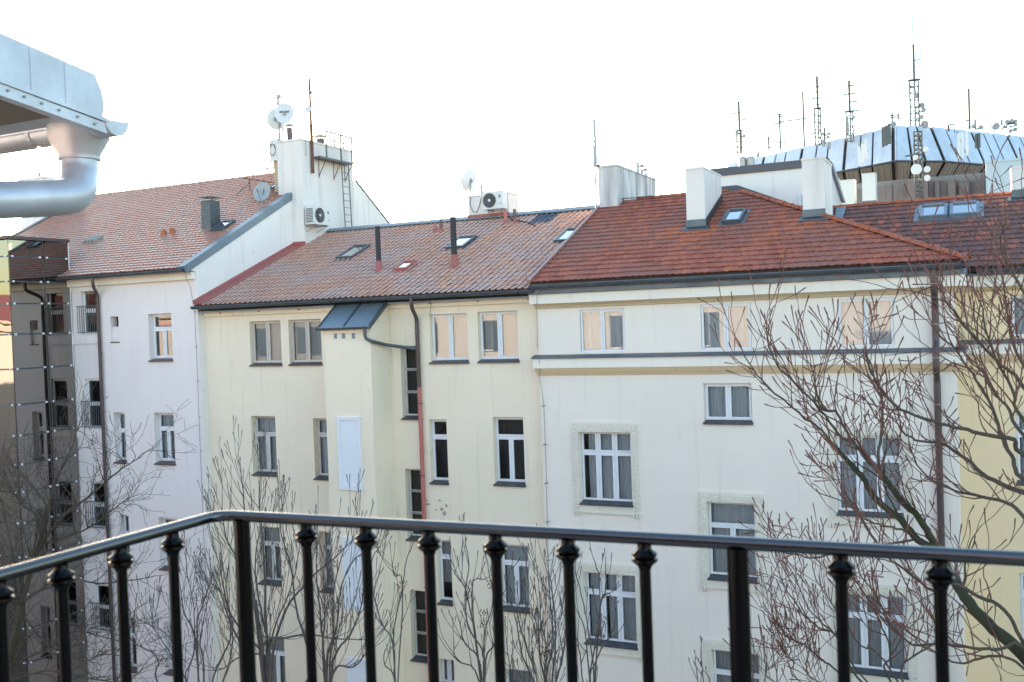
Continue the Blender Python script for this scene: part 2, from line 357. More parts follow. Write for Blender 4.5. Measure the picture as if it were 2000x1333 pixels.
# ------------------------------------------------------------------ windows
def rect(yplane, tl, br):
    a = onY(*tl, yplane); b = onY(*br, yplane); return (a[0], b[0], b[2], a[2])
def window(parent, yf, r, rows, fm='white_paint', gm='glass', cur='curtain', depth=.14, fw=.045, sill='sill', room=True,
           curt=((0, 1),), sillout=.07, blind=0.0, mull=.07, roomdepth=.9):
    """r = opening; rows = [(v0, v1, [(u0, u1), ...])] panes as fractions of the opening, top row last"""
    x0, x1, z0, z1 = r; W = x1 - x0; Hh = z1 - z0; y = yf + depth
    zb = z0 + (.05 if sill else 0)
    panes = []
    for v0, v1, cols in rows:
        for u0, u1 in cols:
            panes.append((x0 + fw + u0 * (W - 2 * fw) + (mull / 2 if u0 > 0 else 0), x0 + fw + u1 * (W - 2 * fw) - (mull / 2 if u1 < 1 else 0),
                          zb + fw + v0 * (z1 - zb - 2 * fw) + (mull / 2 if v0 > 0 else 0), zb + fw + v1 * (z1 - zb - 2 * fw) - (mull / 2 if v1 < 1 else 0)))
    m = MB(); m.plate(x0 + .002, x1 - .002, zb, z1 - .002, y, y + .07, panes)
    win = part('window', m, fm, parent)
    for a, b, c, d in panes:
        s = MB(); sw = .032; s.plate(a - .012, b + .012, c - .012, d + .012, y - .018, y + .03, [(a + sw, b - sw, c + sw, d - sw)])
        so_ = part('sash', s, fm, win)
        p = MB(); yy = y + .012; p.quad((a + sw, yy, c + sw), (b - sw, yy, c + sw), (b - sw, yy, d - sw), (a + sw, yy, d - sw))
        part('pane', p, gm, win)
    if sill:
        s = MB(); s.prism([(x0 - .02, y + .005, zb + .012), (x0 - .02, y + .005, zb - .02), (x0 - .02, yf - sillout, z0 - .035), (x0 - .02, yf - sillout, z0 - .002)], (W + .04, 0, 0))
        part('sill', s, sill, win)
    if cur:
        for u0, u1 in curt:
            c = MB(); n = max(6, int((u1 - u0) * W / .035)); ph = U(0, 6); zs = [zb + .03, z0 + Hh * .5, z1 - .03]
            cols = []
            for i in range(n + 1):
                x = x0 + .03 + (u0 + (u1 - u0) * i / n) * (W - .06)
                yy = y + .12 + .022 * math.sin(x * 55 + ph) + .012 * math.sin(x * 23 + ph * 2)
                cols.append([(x + .01 * math.sin(zz * 3 + ph), yy, zz) for zz in zs])
            for i in range(n):
                for k in range(2): c.quad(cols[i][k], cols[i + 1][k], cols[i + 1][k + 1], cols[i][k + 1])
            part('curtain', c, cur, win, smooth=True)
    if blind:
        c = MB(); c.quad((x0 + .02, y + .09, z1 - blind * Hh), (x1 - .02, y + .09, z1 - blind * Hh), (x1 - .02, y + .09, z1), (x0 + .02, y + .09, z1))
        part('blind', c, 'blind', win)
    if room:
        q = MB(); yb = yf + .301; ye = yf + roomdepth
        a, b, c, d = x0 - .1, x1 + .1, z0 - .1, z1 + .1
        q.quad((a, ye, c), (b, ye, c), (b, ye, d), (a, ye, d)); q.quad((a, yb, c), (a, ye, c), (a, ye, d), (a, yb, d)); q.quad((b, yb, c), (b, ye, c), (b, ye, d), (b, yb, d))
        q.quad((a, yb, c), (b, yb, c), (b, ye, c), (a, ye, c)); q.quad((a, yb, d), (b, yb, d), (b, ye, d), (a, ye, d))
        part('room', q, 'room', win)
    return win
TWO = [(0, 1, [(0, .5), (.5, 1)])]
ONE = [(0, 1, [(0, 1)])]
def T3(v=.7, a=.32, b=.66): return [(0, v, [(0, a), (a, b), (b, 1)]), (v, 1, [(0, a), (a, b), (b, 1)])]
def T2(v=.66, s=.5): return [(0, v, [(0, s), (s, 1)]), (v, 1, [(0, 1)])]
def L3(): return [(0, .34, [(0, 1)]), (.34, .67, [(0, 1)]), (.67, 1, [(0, 1)])]

def gutter(parent, x0, x1, y, z, r=.075, m='gutter', name='gutter'):
    g = MB(); n = 12; xs = [x0, x1]
    prof = [(math.cos(math.pi + math.pi * k / n) * r, math.sin(math.pi + math.pi * k / n) * r) for k in range(n + 1)]
    inner = [(a * .93, b * .93) for a, b in prof[::-1]]
    P = prof + inner
    g.prism([(x0, y + a, z + b) for a, b in P], (x1 - x0, 0, 0))
    g.tube([(x0, y - r, z + .004), (x1, y - r, z + .004)], .011, 6)
    gt = part(name, g, m, parent, smooth=True)
    k = x0 + .3
    b = MB()
    while k < x1:
        b.add(*ringband(k, y, z, r + .006)); k += .95
    part('gutter_band', b, 'zinc', gt)
    return gt
def ringband(x, y, z, r, w=.03, n=10):
    vs = []; fs = []
    for k in range(n + 1):
        t = math.pi + math.pi * k / n
        for dx, rr in ((-w / 2, r), (w / 2, r)): vs.append((x + dx, y + math.cos(t) * rr, z + math.sin(t) * rr))
    for k in range(n): fs.append((2 * k, 2 * k + 1, 2 * k + 3, 2 * k + 2))
    return vs, fs

# ------------------------------------------------------------------ tiles
def beaver_mesh(w=.18, L=.36, t=.020, m='beaver'):
    b = MB(); hw = w / 2 * .975
    pts = [(-hw, L), (-hw, .055), (-hw * .72, .018), (-hw * .3, 0), (hw * .3, 0), (hw * .72, .018), (hw, .055), (hw, L)]
    n = len(pts); lift = .034
    top = [(x, y, t + lift * (1 - y / L)) for x, y in pts]; bot = [(x, y, lift * (1 - y / L) - .004) for x, y in pts]
    b.add(top + bot, [tuple(range(n))[::-1]] + [(i, i + 1, n + i + 1, n + i) for i in range(n - 1)])
    return b
def pan_mesh(w=.18, L=.40, m='pantile'):
    b = MB(); prof = [(-.5, .006), (-.28, .0), (.08, .004), (.22, .03), (.36, .040), (.50, .022)]
    lift = .034; vs = []
    for y, l in ((0, lift), (L, 0)):
        for x, z in prof: vs.append((x * w, y, z + l + .012))
    n = len(prof); fs = [(i, i + 1, n + i + 1, n + i) for i in range(n - 1)]
    lo = [(x * w, .0, z + lift - .016) for x, z in prof]
    o = len(vs); vs += lo; fs += [(o + i, o + i + 1, i + 1, i) for i in range(n - 1)]
    b.add(vs, fs); return b
def lay(parent, plane, inside, mesh_mb, w, e, matf, mats, vmax, u0, u1, stagger=True, nparts=300, jit=.010):
    """nearest tiles as single objects, the rest joined into one part of kind stuff"""
    spots = []
    row = 0; v = -.03
    while v < vmax:
        u = u0 + (w / 2 if (row % 2 and stagger) else 0)
        while u < u1:
            if inside(u, v + .05): spots.append((u, v))
            u += w
        v += e; row += 1
    spots.sort(key=lambda s: (plane.P(*s) - Vector(CAM)).length)
    rx = plane.a; meshes = {}
    for i, (u, v) in enumerate(spots[:nparts]):
        k = matf(u, v)
        if k not in meshes: meshes[k] = mesh_mb.mesh('tile', k)
        inst('tile', meshes[k], parent, plane.P(u, v + U(-jit, jit), U(0, .004)), (rx + U(-.012, .012), U(-.015, .015), U(-.02, .02)))
    rest = spots[nparts:]
    base = np.array(mesh_mb.v); nb = len(base)
    ca, sa = math.cos(plane.a), math.sin(plane.a)
    st = MB(); keys = sorted({matf(*s) for s in rest}) or ['beaver']
    for u, v in rest:
        p = plane.P(u, v + U(-jit, jit), U(0, .004)); sk = U(-.01, .01)
        B = base.copy(); B[:, 2] += B[:, 0] * sk
        W = np.stack([p.x + B[:, 0], p.y + B[:, 1] * ca - B[:, 2] * sa, p.z + B[:, 1] * sa + B[:, 2] * ca], 1)
        st.cur = keys.index(matf(u, v)); st.add(W.tolist(), mesh_mb.f)
    if rest: part('tile', st, keys, parent, kind='stuff')
def inpoly(poly):
    def f(u, v):
        c = False; n = len(poly)
        for i in range(n):
            (a, b), (d, e) = poly[i], poly[(i + 1) % n]
            if (b > v) != (e > v) and u < (d - a) * (v - b) / (e - b) + a: c = not c
        return c
    return f
def ridge_mesh(L=.36, r=.085, taper=.8):
    b = MB(); n = 8; vs = []; fs = []
    for y, k in ((0, 1.0), (.03, 1.06), (.05, 1.0), (L, taper)):
        for i in range(n + 1):
            t = math.pi * i / n; vs.append((math.cos(t) * r * k, y, math.sin(t) * r * k))
    m = n + 1
    for j in range(3):
        for i in range(n): fs.append((j * m + i, (j + 1) * m + i, (j + 1) * m + i + 1, j * m + i + 1))
    c = len(vs); vs += [(math.cos(math.pi * i / n) * r * .8, 0, math.sin(math.pi * i / n) * r * .8) for i in range(n + 1)]
    for i in range(n): fs.append((i, i + 1, c + i + 1, c + i))
    b.add(vs, fs); return b
def ridge_run(parent, a, b, me, step=.33, label=None):
    a, b = Vector(a), Vector(b); d = b - a; n = int(d.length / step); d.normalize()
    q = d.to_track_quat('Y', 'Z').to_euler()
    for i in range(n): inst('ridge_tile', me, parent, a + d * (i * step + U(-.008, .008)), (q[0] + U(-.01, .01), q[1] + U(-.02, .02), q[2] + U(-.02, .02)))

def roof_window(parent, plane, bl, br, tr, tl=None, h=.09, gm='glass_sky', fm='gutter', openh=0, label=None, blind=True):
    a = plane.px(*bl); b = plane.px(*br); c = plane.px(*tr)
    u0, u1 = a[0], b[0]
    v0 = (a[1] + b[1]) / 2; v1 = c[1]
    if u1 < u0 + .3: u1 = u0 + .6
    m = MB()
    def P(u, v, k): return plane.P(u, v, k)
    def bx(mb, ua, ub, va, vb, h0, h1):
        q = [P(ua, va, h0), P(ub, va, h0), P(ub, vb, h0), P(ua, vb, h0), P(ua, va, h1), P(ub, va, h1), P(ub, vb, h1), P(ua, vb, h1)]
        mb.add(q, [(0, 3, 2, 1), (4, 5, 6, 7), (0, 1, 5, 4), (1, 2, 6, 5), (2, 3, 7, 6), (3, 0, 4, 7)])
    fw = .07
    bx(m, u0, u0 + fw, v0, v1, 0, h); bx(m, u1 - fw, u1, v0, v1, 0, h); bx(m, u0 + fw, u1 - fw, v0, v0 + fw, 0, h); bx(m, u0 + fw, u1 - fw, v1 - fw, v1, 0, h + .02)
    bx(m, u0 - .1, u1 + .1, v0 - .12, v1 + .1, .012, .052)
    w_ = part('roof_window', m, fm, parent, label=label)
    p = MB(); p.quad(P(u0 + fw, v0 + fw, h - .02), P(u1 - fw, v0 + fw, h - .02), P(u1 - fw, v1 - fw, h - .02), P(u0 + fw, v1 - fw, h - .02)); part('pane', p, gm, w_)
    p = MB(); bx(p, u0 + fw, u1 - fw, v0 + fw, v1 - fw, .055, .06); part('blind', p, 'blind' if blind else 'room', w_)
    return w_
def flue(parent, base, h, r, m='black_pipe', cap=False, foot=None, name='flue_pipe', foot_h=.35):
    b = MB(); x, y, z = base
    b.tube([(x, y, z), (x, y, z + h)], r, 12); o = part(name, b, m, parent, smooth=True)
    if cap:
        b = MB(); b.lathe([(r * 1.9, z + h + .08), (r * .2, z + h + .17)], 12, Matrix.Translation((x, y, 0))); b.lathe([(r * 1.9, z + h + .08), (0, z + h + .075)], 12, Matrix.Translation((x, y, 0)))
        for k in range(3):
            t = k * 2.1; b.tube([(x + r * .8 * math.cos(t), y + r * .8 * math.sin(t), z + h - .05), (x + r * 1.2 * math.cos(t), y + r * 1.2 * math.sin(t), z + h + .1)], .008, 4)
        part('rain_cap', b, 'galv', o)
    if foot:
        b = MB(); b.lathe([(r * 1.9, z), (r * 1.25, z + .12), (r * 1.15, z + foot_h)], 12, Matrix.Translation((x, y, 0))); part('pipe_foot', b, foot, o, smooth=True)
    return o
def downpipe(parent, pts, r, m, name='downpipe', clamps=(), rings=()):
    b = MB(); P = [Vector(p) for p in pts]
    Q = [P[0]]
    for i in range(1, len(P) - 1):            # rounded elbows
        a, c, e = P[i - 1], P[i], P[i + 1]; k = min(.12, (a - c).length * .45, (e - c).length * .45)
        s = c + (a - c).normalized() * k; t = c + (e - c).normalized() * k
        for j in range(5):
            f = j / 4; Q.append(s * (1 - f) ** 2 + c * 2 * f * (1 - f) + t * f * f)
    Q.append(P[-1]); b.tube(Q, r, 12); o = part(name, b, m, parent, smooth=True)
    for z, x, y in clamps:
        b = MB(); b.tube([(x, y, z - .02), (x, y, z + .02)], r * 1.18, 12); b.tube([(x, y, z), (x, y + .15, z)], .01, 5); part('clamp', b, 'gutter', o)
    for z, x, y in rings:
        b = MB(); b.tube([(x, y, z - .008), (x, y, z + .008)], r * 1.06, 12); part('joint_ring', b, 'galv', o)
    return o
def wire(name, parent, pts, r=.008, m='iron_grey'):
    b = MB(); b.tube(pts, r, 5); return part(name, b, m, parent)

# ================================================================== PINK BUILDING (left)
RPK = RoofPlane(D - .55, 16.89, 27.3)
pk = thing('apartment_building', 'pale pink rendered apartment house at left with red tiles and a tall chimney wall', 'building', (-27, YP, 0))
rf = lambda tl, br: rect(YP, tl, br)
french = [rf((157.5, 565), (186.8, 653)), rf((166, 740), (196.5, 838)), rf((175.5, 940.6), (205.5, 1034)), rf((186.6, 1140), (212.5, 1233))]
_fx0 = min(f[0] for f in french); _fx1 = max(f[1] for f in french)
french = [(french[0][0], french[0][0] + .74, f[2], f[3]) for f in french]
ZF = [f[2] for f in french]
niche = rf((214.9, 619), (233, 668))
pw = [rf((288.9, 614.2), (337.8, 704)), rf((300, 806.4), (343, 907)), rf((309, 1010.5), (351.4, 1115)), rf((318.8, 1214), (357, 1320))]
pws = [rf((221.5, 805.8), (247.5, 904)), rf((231.9, 1005.8), (255.5, 1108)), rf((243, 1205), (268, 1312))]
holes = french + [niche] + pw + pws
m = MB(); m.plate(XPL, XPR, 0, 16.75, YP, YP + .3, holes); part('wall', m, 'pink', pk)
# gable wall, white, facing right (real thickness)
apex = RPK.P(0, RPK.px(500, 345)[1]); Yr, Zr = apex.y, apex.z
gp = [(0, YP + .02, 0), (0, YP + .02, 16.80), (0, YP - .42, 16.86), (0, Yr, Zr - .08), (0, 31.3, 20.45), (0, 33.6, 18.95), (0, 36.5, 17.1), (0, 36.5, 0)]
m = MB(); m.prism([(XPR - .3, b, c) for a, b, c in gp], (.302, 0, 0)); part('gable_wall', m, 'white_render', pk)
m = MB(); m.plate(XPL, XPR - .3, 0, 17, 36.0, 36.4); m.box(XPL, XPL + .3, YP + .3, 36, 0, 17.0); part('rear_wall', m, 'pink', pk)
# roof
vr = RPK.px(500, 345)[1]
roof = MB(); x0, x1 = XPL - .05, XPR - .02
roof.prism([RPK.P(x0, 0, -.12), RPK.P(x0, vr, -.12), RPK.P(x0, vr, 0), RPK.P(x0, 0, 0)], (x1 - x0, 0, 0))
roof.prism([(x0, Yr, Zr - .12), (x0, 36.6, 16.9), (x0, 36.6, 17.05), (x0, Yr, Zr)], (x1 - x0, 0, 0))
rf_o = part('roof', roof, 'deck', pk)
bm = beaver_mesh(.20, .25, .035)
ROOF_FAST = False
lay(rf_o, RPK, lambda u, v: XPL < u < XPR - .25 and v < vr - .03, bm, .2, .205, lambda u, v: 'pinktile', None, vr, XPL, XPR - .2, nparts=0)
RT = ridge_mesh().mesh('ridge_tile', 'ridge', True)
RTP = ridge_mesh().mesh('ridge_tile', 'pinktile', True)
ridge_run(rf_o, (XPL, Yr, Zr - .01), (XPR - .9, Yr, Zr - .01), RTP)
# verge flashing
m = MB(); m.prism([RPK.P(XPR - .22, -.05, .0), RPK.P(XPR - .22, -.05, .09), RPK.P(XPR + .03, -.05, .09), RPK.P(XPR + .03, -.05, -.14), RPK.P(XPR + .0, -.05, -.14), RPK.P(XPR + 0, -.05, 0)], RPK.P(0, vr - .4, 0) - RPK.P(0, 0, 0))
part('verge_flashing', m, 'zinc_light', rf_o)
m = MB(); m.prism([RPK.P(XPL - .12, -.05, -.14), RPK.P(XPL - .12, -.05, .09), RPK.P(XPL + .1, -.05, .09), RPK.P(XPL + .1, -.05, -.14)], RPK.P(0, vr, 0) - RPK.P(0, 0, 0)); part('verge_flashing', m, 'gutter', rf_o)
m = MB(); m.prism([(XPR - .05, 31.3, 20.46), (XPR + .03, 31.3, 20.46), (XPR + .03, 31.3, 20.53), (XPR - .05, 31.3, 20.53)], (0, 2.35, -1.53)); part('rear_verge', m, 'gutter', rf_o)
# snow-guard pieces, vents, flue and hatch on the slope
u, v = RPK.px(405, 450)
p = RPK.P(u, v)
m = MB(); m.box(p.x - .19, p.x + .19, p.y - .05, p.y + .42, p.z - .1, p.z + .98); o = part('flue_stack', m, 'gutter', rf_o)
m = MB(); m.prism([(p.x - .27, p.y - .13, p.z + 1.08), (p.x + .27, p.y - .13, p.z + 1.08), (p.x + .27, p.y + .5, p.z + 1.08), (p.x - .27, p.y + .5, p.z + 1.08)], (0, 0, .03))
for dx in (-.17, .17):
    for dy in (0, .38): m.tube([(p.x + dx, p.y + dy, p.z + .95), (p.x + dx, p.y + dy, p.z + 1.09)], .012, 4)
part('rain_cap', m, 'galv', o)
roof_window(rf_o, RPK, (412, 455), (436, 453), (458, 436), h=.12, fm='gutter', blind=False)
for q in ((320, 462), (337, 458)):
    u, v = RPK.px(*q); p = RPK.P(u, v)
    m = MB(); m.lathe([(.12, p.z - .05), (.10, p.z + .12), (.07, p.z + .2), (.0, p.z + .22)], 10, Matrix.Translation((p.x, p.y, 0)))
    part('vent_tile', m, 'beaver_new', rf_o, smooth=True)
for k in range(4):
    u, v = RPK.px(162 + k * 7, 479 - k); m = MB(); m.prism([RPK.P(u, v, .04), RPK.P(u + .1, v, .04), RPK.P(u + .1, v, .14), RPK.P(u, v, .14)], RPK.P(0, .42, .0) - RPK.P(0, 0, 0)); part('vent_cowl', m, 'conc', rf_o)
# eaves: gutter, cornice, downpipe
gutter(pk, XPL, XPR + .0, YP - .52, 16.86, .08)
m = MB(); m.box(XPL, XPR - .04, YP - .16, YP - .002, 16.58, 16.80); part('cornice', m, 'fascia', pk)
m = MB(); m.prism([(XPL, YP - .42, 16.80), (XPL, YP - .0, 16.802), (XPL, YP - .0, 16.84), (XPL, YP - .44, 16.85)], (XPR - .04 - XPL, 0, 0)); part('soffit', m, 'gutter', pk)
dpx = onY(189, 557, YP - .1)[0]
xa = onY(181, 548, YP - .5)[0]
downpipe(pk, [(xa, YP - .5, 16.82), (xa, YP - .5, 16.55), (dpx, YP - .1, 16.30), (dpx, YP - .1, 0.1)], .052, 'brown_metal', clamps=[(14.4, dpx, YP - .1), (11.2, dpx, YP - .1), (8.0, dpx, YP - .1)])
b = MB(); w0 = XPR - .42
pts = [onY(365, 520, YP - .45), onY(362, 540, YP - .2), onY(372, 562, YP - .03), onY(380, 612, YP - .03), onY(384, 690, YP - .03), onY(388, 800, YP - .03), onY(400, 1100, YP - .03), onY(408, 1330, YP - .03)]
wire('lightning_conductor', pk, pts, .006)
for z in np.arange(3, 15.8, 1.05):
    wire('wire_bracket', pk, [(onY(384, 690, YP)[0], YP - .04, z), (onY(384, 690, YP)[0] + .06, YP + .01, z)], .008)
# windows
for i, f in enumerate(french):
    wd = window(pk, YP, f, [(0, .5, [(0, 1)]), (.5, 1, [(0, 1)])] if i else [(0, .52, [(0, 1)]), (.52, 1, [(0, 1)])], cur=None, sill=None, depth=.10, gm='glass_mirror' if i == 0 else 'glass')
    m = MB(); a, b_, z0, z1 = f; zt = z0 + .92 - (.02 if i else 0); ax, bx_ = a - .10, b_ + .03; yy = YP - .10
    m.box(ax, bx_, yy - .012, yy + .012, zt - .025, zt); m.box(ax, bx_, yy - .012, yy + .012, z0 + .05, z0 + .075)
    for k in range(10):
        xx = ax + .02 + (bx_ - ax - .04) * k / 9; m.box(xx - .007, xx + .007, yy - .007, yy + .007, z0 + .06, zt - .01)
    m.box(ax, ax + .015, yy, YP + .0, zt - .02, zt - .005)
    part('window_railing', m, 'iron_grey', pk)
    m = MB(); m.box(XPL + 6.9, b_ + .06, YP - .05, YP - .001, z0 - .30, z0 - .02); part('ledge', m, 'pink', pk)
m = MB(); m.box(XPL + 6.9, dpx - .02, YP - .04, YP - .001, 16.42, 16.58); part('ledge', m, 'pink', pk)
a, b_, z0, z1 = niche
m = MB(); zt = z1 - .32
m.box(a + .001, b_ - .001, YP + .10, YP + .12, z0, zt); part('niche_infill', m, 'pink', pk)
m = MB(); m.box(a, b_, YP + .26, YP + .28, zt, z1); part('niche_opening', m, 'dark_gap', pk)
m = MB(); m.box(a - .02, b_ + .02, YP - .03, YP + .1, z0 - .03, z0); part('sill', m, 'brown_metal', pk)
for i, r in enumerate(pw): window(pk, YP, r, T2(.68), sill='brown_metal', depth=.2, gm='glass_mirror' if i == 0 else 'glass', cur='curtain_white' if i else None, fw=.06)
for i, r in enumerate(pws): window(pk, YP, r, [(0, .62, [(0, 1)]), (.62, 1, [(0, 1)])], sill='brown_metal', depth=.2, cur='curtain' if i < 2 else None, blind=.5 if i == 2 else 0, fw=.05)

# chimney wall on the gable
SX0 = XPR + .002
pf = onX(573.8, 493, XPR); ySF = pf[1]
SX1 = onY(596, 491.5, ySF)[0]
zST = onY(578, 271.5, ySF)[2]
ySB = onX(689, 330, SX1)[1]
m = MB(); m.box(XPR - .55, SX1, ySF, ySB, 16.0, zST - .06); m.box(XPR - .57, SX1 + .02, ySF - .02, ySB + .02, zST - .058, zST)
st = part('chimney_wall', m, 'stack', pk)
m = MB(); x5 = onY(551, 300, ySF + .35)[0]; x6 = onY(566, 300, ySF + .35)[0]
m.box(XPR - .95, XPR - .551, ySF + .3, ySF + 1.3, 18, zST - .45); part('chimney_flue_block', m, 'buff', pk)
for q, h, r_ in (((567, 272), .55, .10),):
    p = onY(566, 272, ySF + .4); flue(pk, (p[0], p[1], zST - .05), h, r_, cap=True, m='brown_metal')
for q, h, r_ in (((626, 279), .26, .14), ((654, 285), .20, .05), ((671, 289), .20, .045)):
    p = onX(*q, SX1 - .3); flue(pk, (p[0], p[1], zST - .02), h, r_, cap=True, m='brown_metal' if r_ > .1 else 'galv')
m = MB(); p1 = onX(596, 492, SX1); 
m.box(XPR - .0, SX1 + .03, ySF - .03, ySF, 17.3, 17.95); part('flashing', m, 'red_flash', pk)

# catwalk with railing and ladder on the chimney wall
pA = onX(606, 306, SX1); zK = pA[2] - .02; yA = pA[1]; yB = onX(692, 320, SX1 + .4)[1]
cw = thing('catwalk', 'dark steel catwalk with thin handrail bolted high on the white chimney wall', 'catwalk', (SX1 + .3, yA, zK))
m = MB(); k = yA
m.box(SX1, SX1 + .38, yA, yB, zK - .035, zK - .03)
while k < yB: m.box(SX1 + .01, SX1 + .38, k, k + .012, zK - .03, zK); k += .06
m.box(SX1 + .36, SX1 + .39, yA, yB, zK - .05, zK + .01); part('grating', m, 'gutter', cw)
ys = [yA + (yB - yA) * f for f in (.22, .64, .97)]
for y_ in ys:
    m = MB(); m.tube([(SX1 + .36, y_, zK - .03), (SX1 + .36, y_, zK + .92)], .030, 6); part('post', m, 'gutter', cw)
    m = MB(); m.tube([(SX1 + .34, y_, zK - .04), (SX1, y_, zK - .62)], .015, 6); m.tube([(SX1 + .008, y_, zK - .04), (SX1 + .008, y_, zK - .66)], .012, 6); part('brace', m, 'rust', cw)
m = MB(); m.tube([(SX1 + .36, ys[0], zK + .92), (SX1 + .36, ys[2], zK + .92)], .030, 6); part('handrail', m, 'gutter', cw)
lad = thing('ladder', 'thin black steel ladder leaning on the white chimney wall below the catwalk', 'ladder', (SX1 + .2, yB - .5, 17.9))
la = onX(667, 325, SX1 + .30); lb = onX(677, 325, SX1 + .35); 
zb_ = 18.15
m = MB(); off = .35
for y_ in (la[1], la[1] + .42):
    r_ = MB(); r_.tube([(SX1 + .30, y_, zK), (SX1 + .17, y_ + .28, zb_)], .018, 6); part('rail', r_, 'gutter', lad)
for k in range(11):
    f = (k + .5) / 11; z = zK + (zb_ - zK) * f; r_ = MB(); x = SX1 + .30 - .13 * f; y_ = la[1] + .28 * f
    r_.tube([(x, y_, z), (x, y_ + .42, z)], .011, 5); part('rung', r_, 'gutter', lad)

# ------------------------------------------------------------------ devices
def ac_unit(label, loc, rz, w=.84, h=.62, d=.32, group='outdoor air-conditioning units', print_=True):
    """front faces local -Y; stands on its brackets at local z 0"""
    t = thing('air_conditioner', label, 'air conditioner', loc, group, rz)
    m = MB(); m.box(-w / 2, w / 2, -d / 2, d / 2, 0, h); m.box(-w / 2 - .006, w / 2 + .006, -d / 2 - .006, d / 2 + .006, h, h + .012); part('casing', m, 'ac_white', t, local=True)
    R = Matrix.Rotation(rad(90), 4, 'X'); cx_ = -w * .16; T = Matrix.Translation((cx_, -d / 2 - .004, h / 2)) @ R
    m = MB(); m.lathe([(0, .0), (h * .40, .0), (h * .40, .012)], 24, T); part('fan_opening', m, 'ac_dark', t, local=True)
    g_ = MB()
    for rr in (.09, .16, .23, .30, .36, .41): g_.lathe([(h * rr - .004, .012), (h * rr + .004, .02), (h * rr + .004, .012)], 24, T)
    for k in range(8):
        a = k * math.pi / 4; g_.tube([T @ Vector((.03 * math.cos(a), .03 * math.sin(a), .018)), T @ Vector((h * .41 * math.cos(a), h * .41 * math.sin(a), .018))], .004, 4)
    part('fan_guard', g_, 'ac_grey', t, local=True)
    m = MB(); m.lathe([(0, .026), (.045, .024), (.05, .012)], 12, T); part('fan_hub', m, 'ac_white', t, local=True)
    m = MB()
    for k in range(9): m.box(-w / 2 - .009, -w / 2 - .001, -d / 2 + .04, d / 2 - .03, .06 + k * (h - .12) / 9, .06 + k * (h - .12) / 9 + .028)
    part('side_grille', m, 'ac_dark', t, local=True)
    m = MB(); m.box(w * .30, w * .40, -d / 2 - .009, -d / 2 - .002, h * .62, h * .78); m.box(w * .33, w * .43, -d / 2 - .009, -d / 2 - .002, h * .26, h * .29); part('badge', m, 'ac_grey', t, local=True)
    m = MB()
    for x in (-w * .3, w * .3): m.box(x - .02, x + .02, -d / 2, d / 2 + .25, -.04, -.002); m.tube([(x, -d / 2 + .03, -.03), (x, d / 2 + .24, -.28)], .012, 5)
    part('bracket', m, 'galv', t, local=True)
    return t
p = onX(622, 440, SX1 + .3)
ac_unit('white air-conditioning unit bolted to the white chimney wall above the red flashing', (SX1 + .30, p[1], p[2]), rad(90), w=.95, h=.62, d=.36)
def dish(label, loc, rz, tilt, r=.35, m_='dish_white', mastfrom=None, print_=False, group='satellite dishes on the roofs', arm=True, flip=False, deep=.22):
    t = thing('satellite_dish', label, 'satellite dish', loc, group)
    R = Matrix.Rotation(rz, 4, 'Z') @ Matrix.Rotation(rad(90) - tilt, 4, 'X')
    prof = [(r * k / 6, r * deep * (k / 6) ** 2) for k in range(7)] + [(r * 1.01, r * deep), (r * 1.01, r * deep - .015)] + [(r * k / 6, r * deep * (k / 6) ** 2 - .015) for k in (5, 3, 1)]
    m = MB(); m.lathe(prof, 24, R @ Matrix.Scale(1.08, 4, (0, 1, 0))); part('reflector', m, m_, t, local=True, smooth=True)
    if arm:
        m = MB(); m.tube([R @ Vector((0, -r * 1.05, r * .2)), R @ Vector((0, -r * .25, r * 1.05))], .012, 5); part('feed_arm', m, 'galv', t, local=True)
        m = MB(); m.tube([R @ Vector((0, -r * .3, r * .98)), R @ Vector((0, -r * .12, r * 1.2))], .03, 8); part('receiver', m, 'galv', t, local=True)
    m = MB(); m.box(-.05, .05, -.05, .05, -.07, .07); m.tube([(0, 0, 0), R @ Vector((0, 0, -.1))], .03, 6)
    if mastfrom is not None: m.tube([(0, 0, .12), (0, 0, mastfrom - loc[2])], .03, 6)
    part('mount', m, 'galv', t, local=True)
    if print_:
        m = MB()
        for k in range(5): q = [R @ Vector((-.17 + k * .07, .02, r * .06 + .02)), R @ Vector((-.12 + k * .07, .02, r * .06 + .02)), R @ Vector((-.12 + k * .07, .08, r * .06 + .02)), R @ Vector((-.17 + k * .07, .08, r * .06 + .02))]; m.poly(q)
        part('lettering', m, 'print_dark', t, local=True)
    return t
face = math.atan2(0 - (-23), -27 - 0)   # not used directly: dishes are turned one by one
# left antenna mast with dishes
pm = onY(549, 345, ySF + .2); mt = onY(547, 186, ySF + .2)
mast = thing('antenna_mast', 'slim white mast carrying round dishes left of the white chimney wall', 'antenna mast', (pm[0], pm[1], pm[2]))
m = MB(); m.tube([(pm[0], pm[1], pm[2] - 1.2), (pm[0], pm[1], mt[2])], .045, 8); part('pole', m, 'galv', mast)
m = MB(); m.box(pm[0] - .18, pm[0] + .05, pm[1] - .05, pm[1] + .05, mt[2] - .3, mt[2] - .27); part('bracket', m, 'galv', mast)
q = onY(556, 222, ySF + .2); dish('white dish with printed lettering right of the slim white mast', (q[0], q[1], q[2]), rad(22), rad(8), .34, arm=False, print_=True, deep=.12)
q = onY(538, 233, ySF + .2); dish('white dish seen from behind left of the slim white mast', (q[0], q[1], q[2]), rad(195), rad(5), .34, arm=False, deep=.2)
q = onY(545, 189, ySF + .2); dish('tiny dish at the very top of the slim white mast', (q[0] - .02, q[1], q[2]), rad(-40), 0, .09, arm=False)
q = onY(541, 322, ySF + .4); dish('pale dish half hidden below the drum-shaped antenna beside the chimney wall', (q[0], q[1] + .3, q[2]), rad(190), rad(5), .40, arm=True)
q = onY(541, 294, ySF + .3)
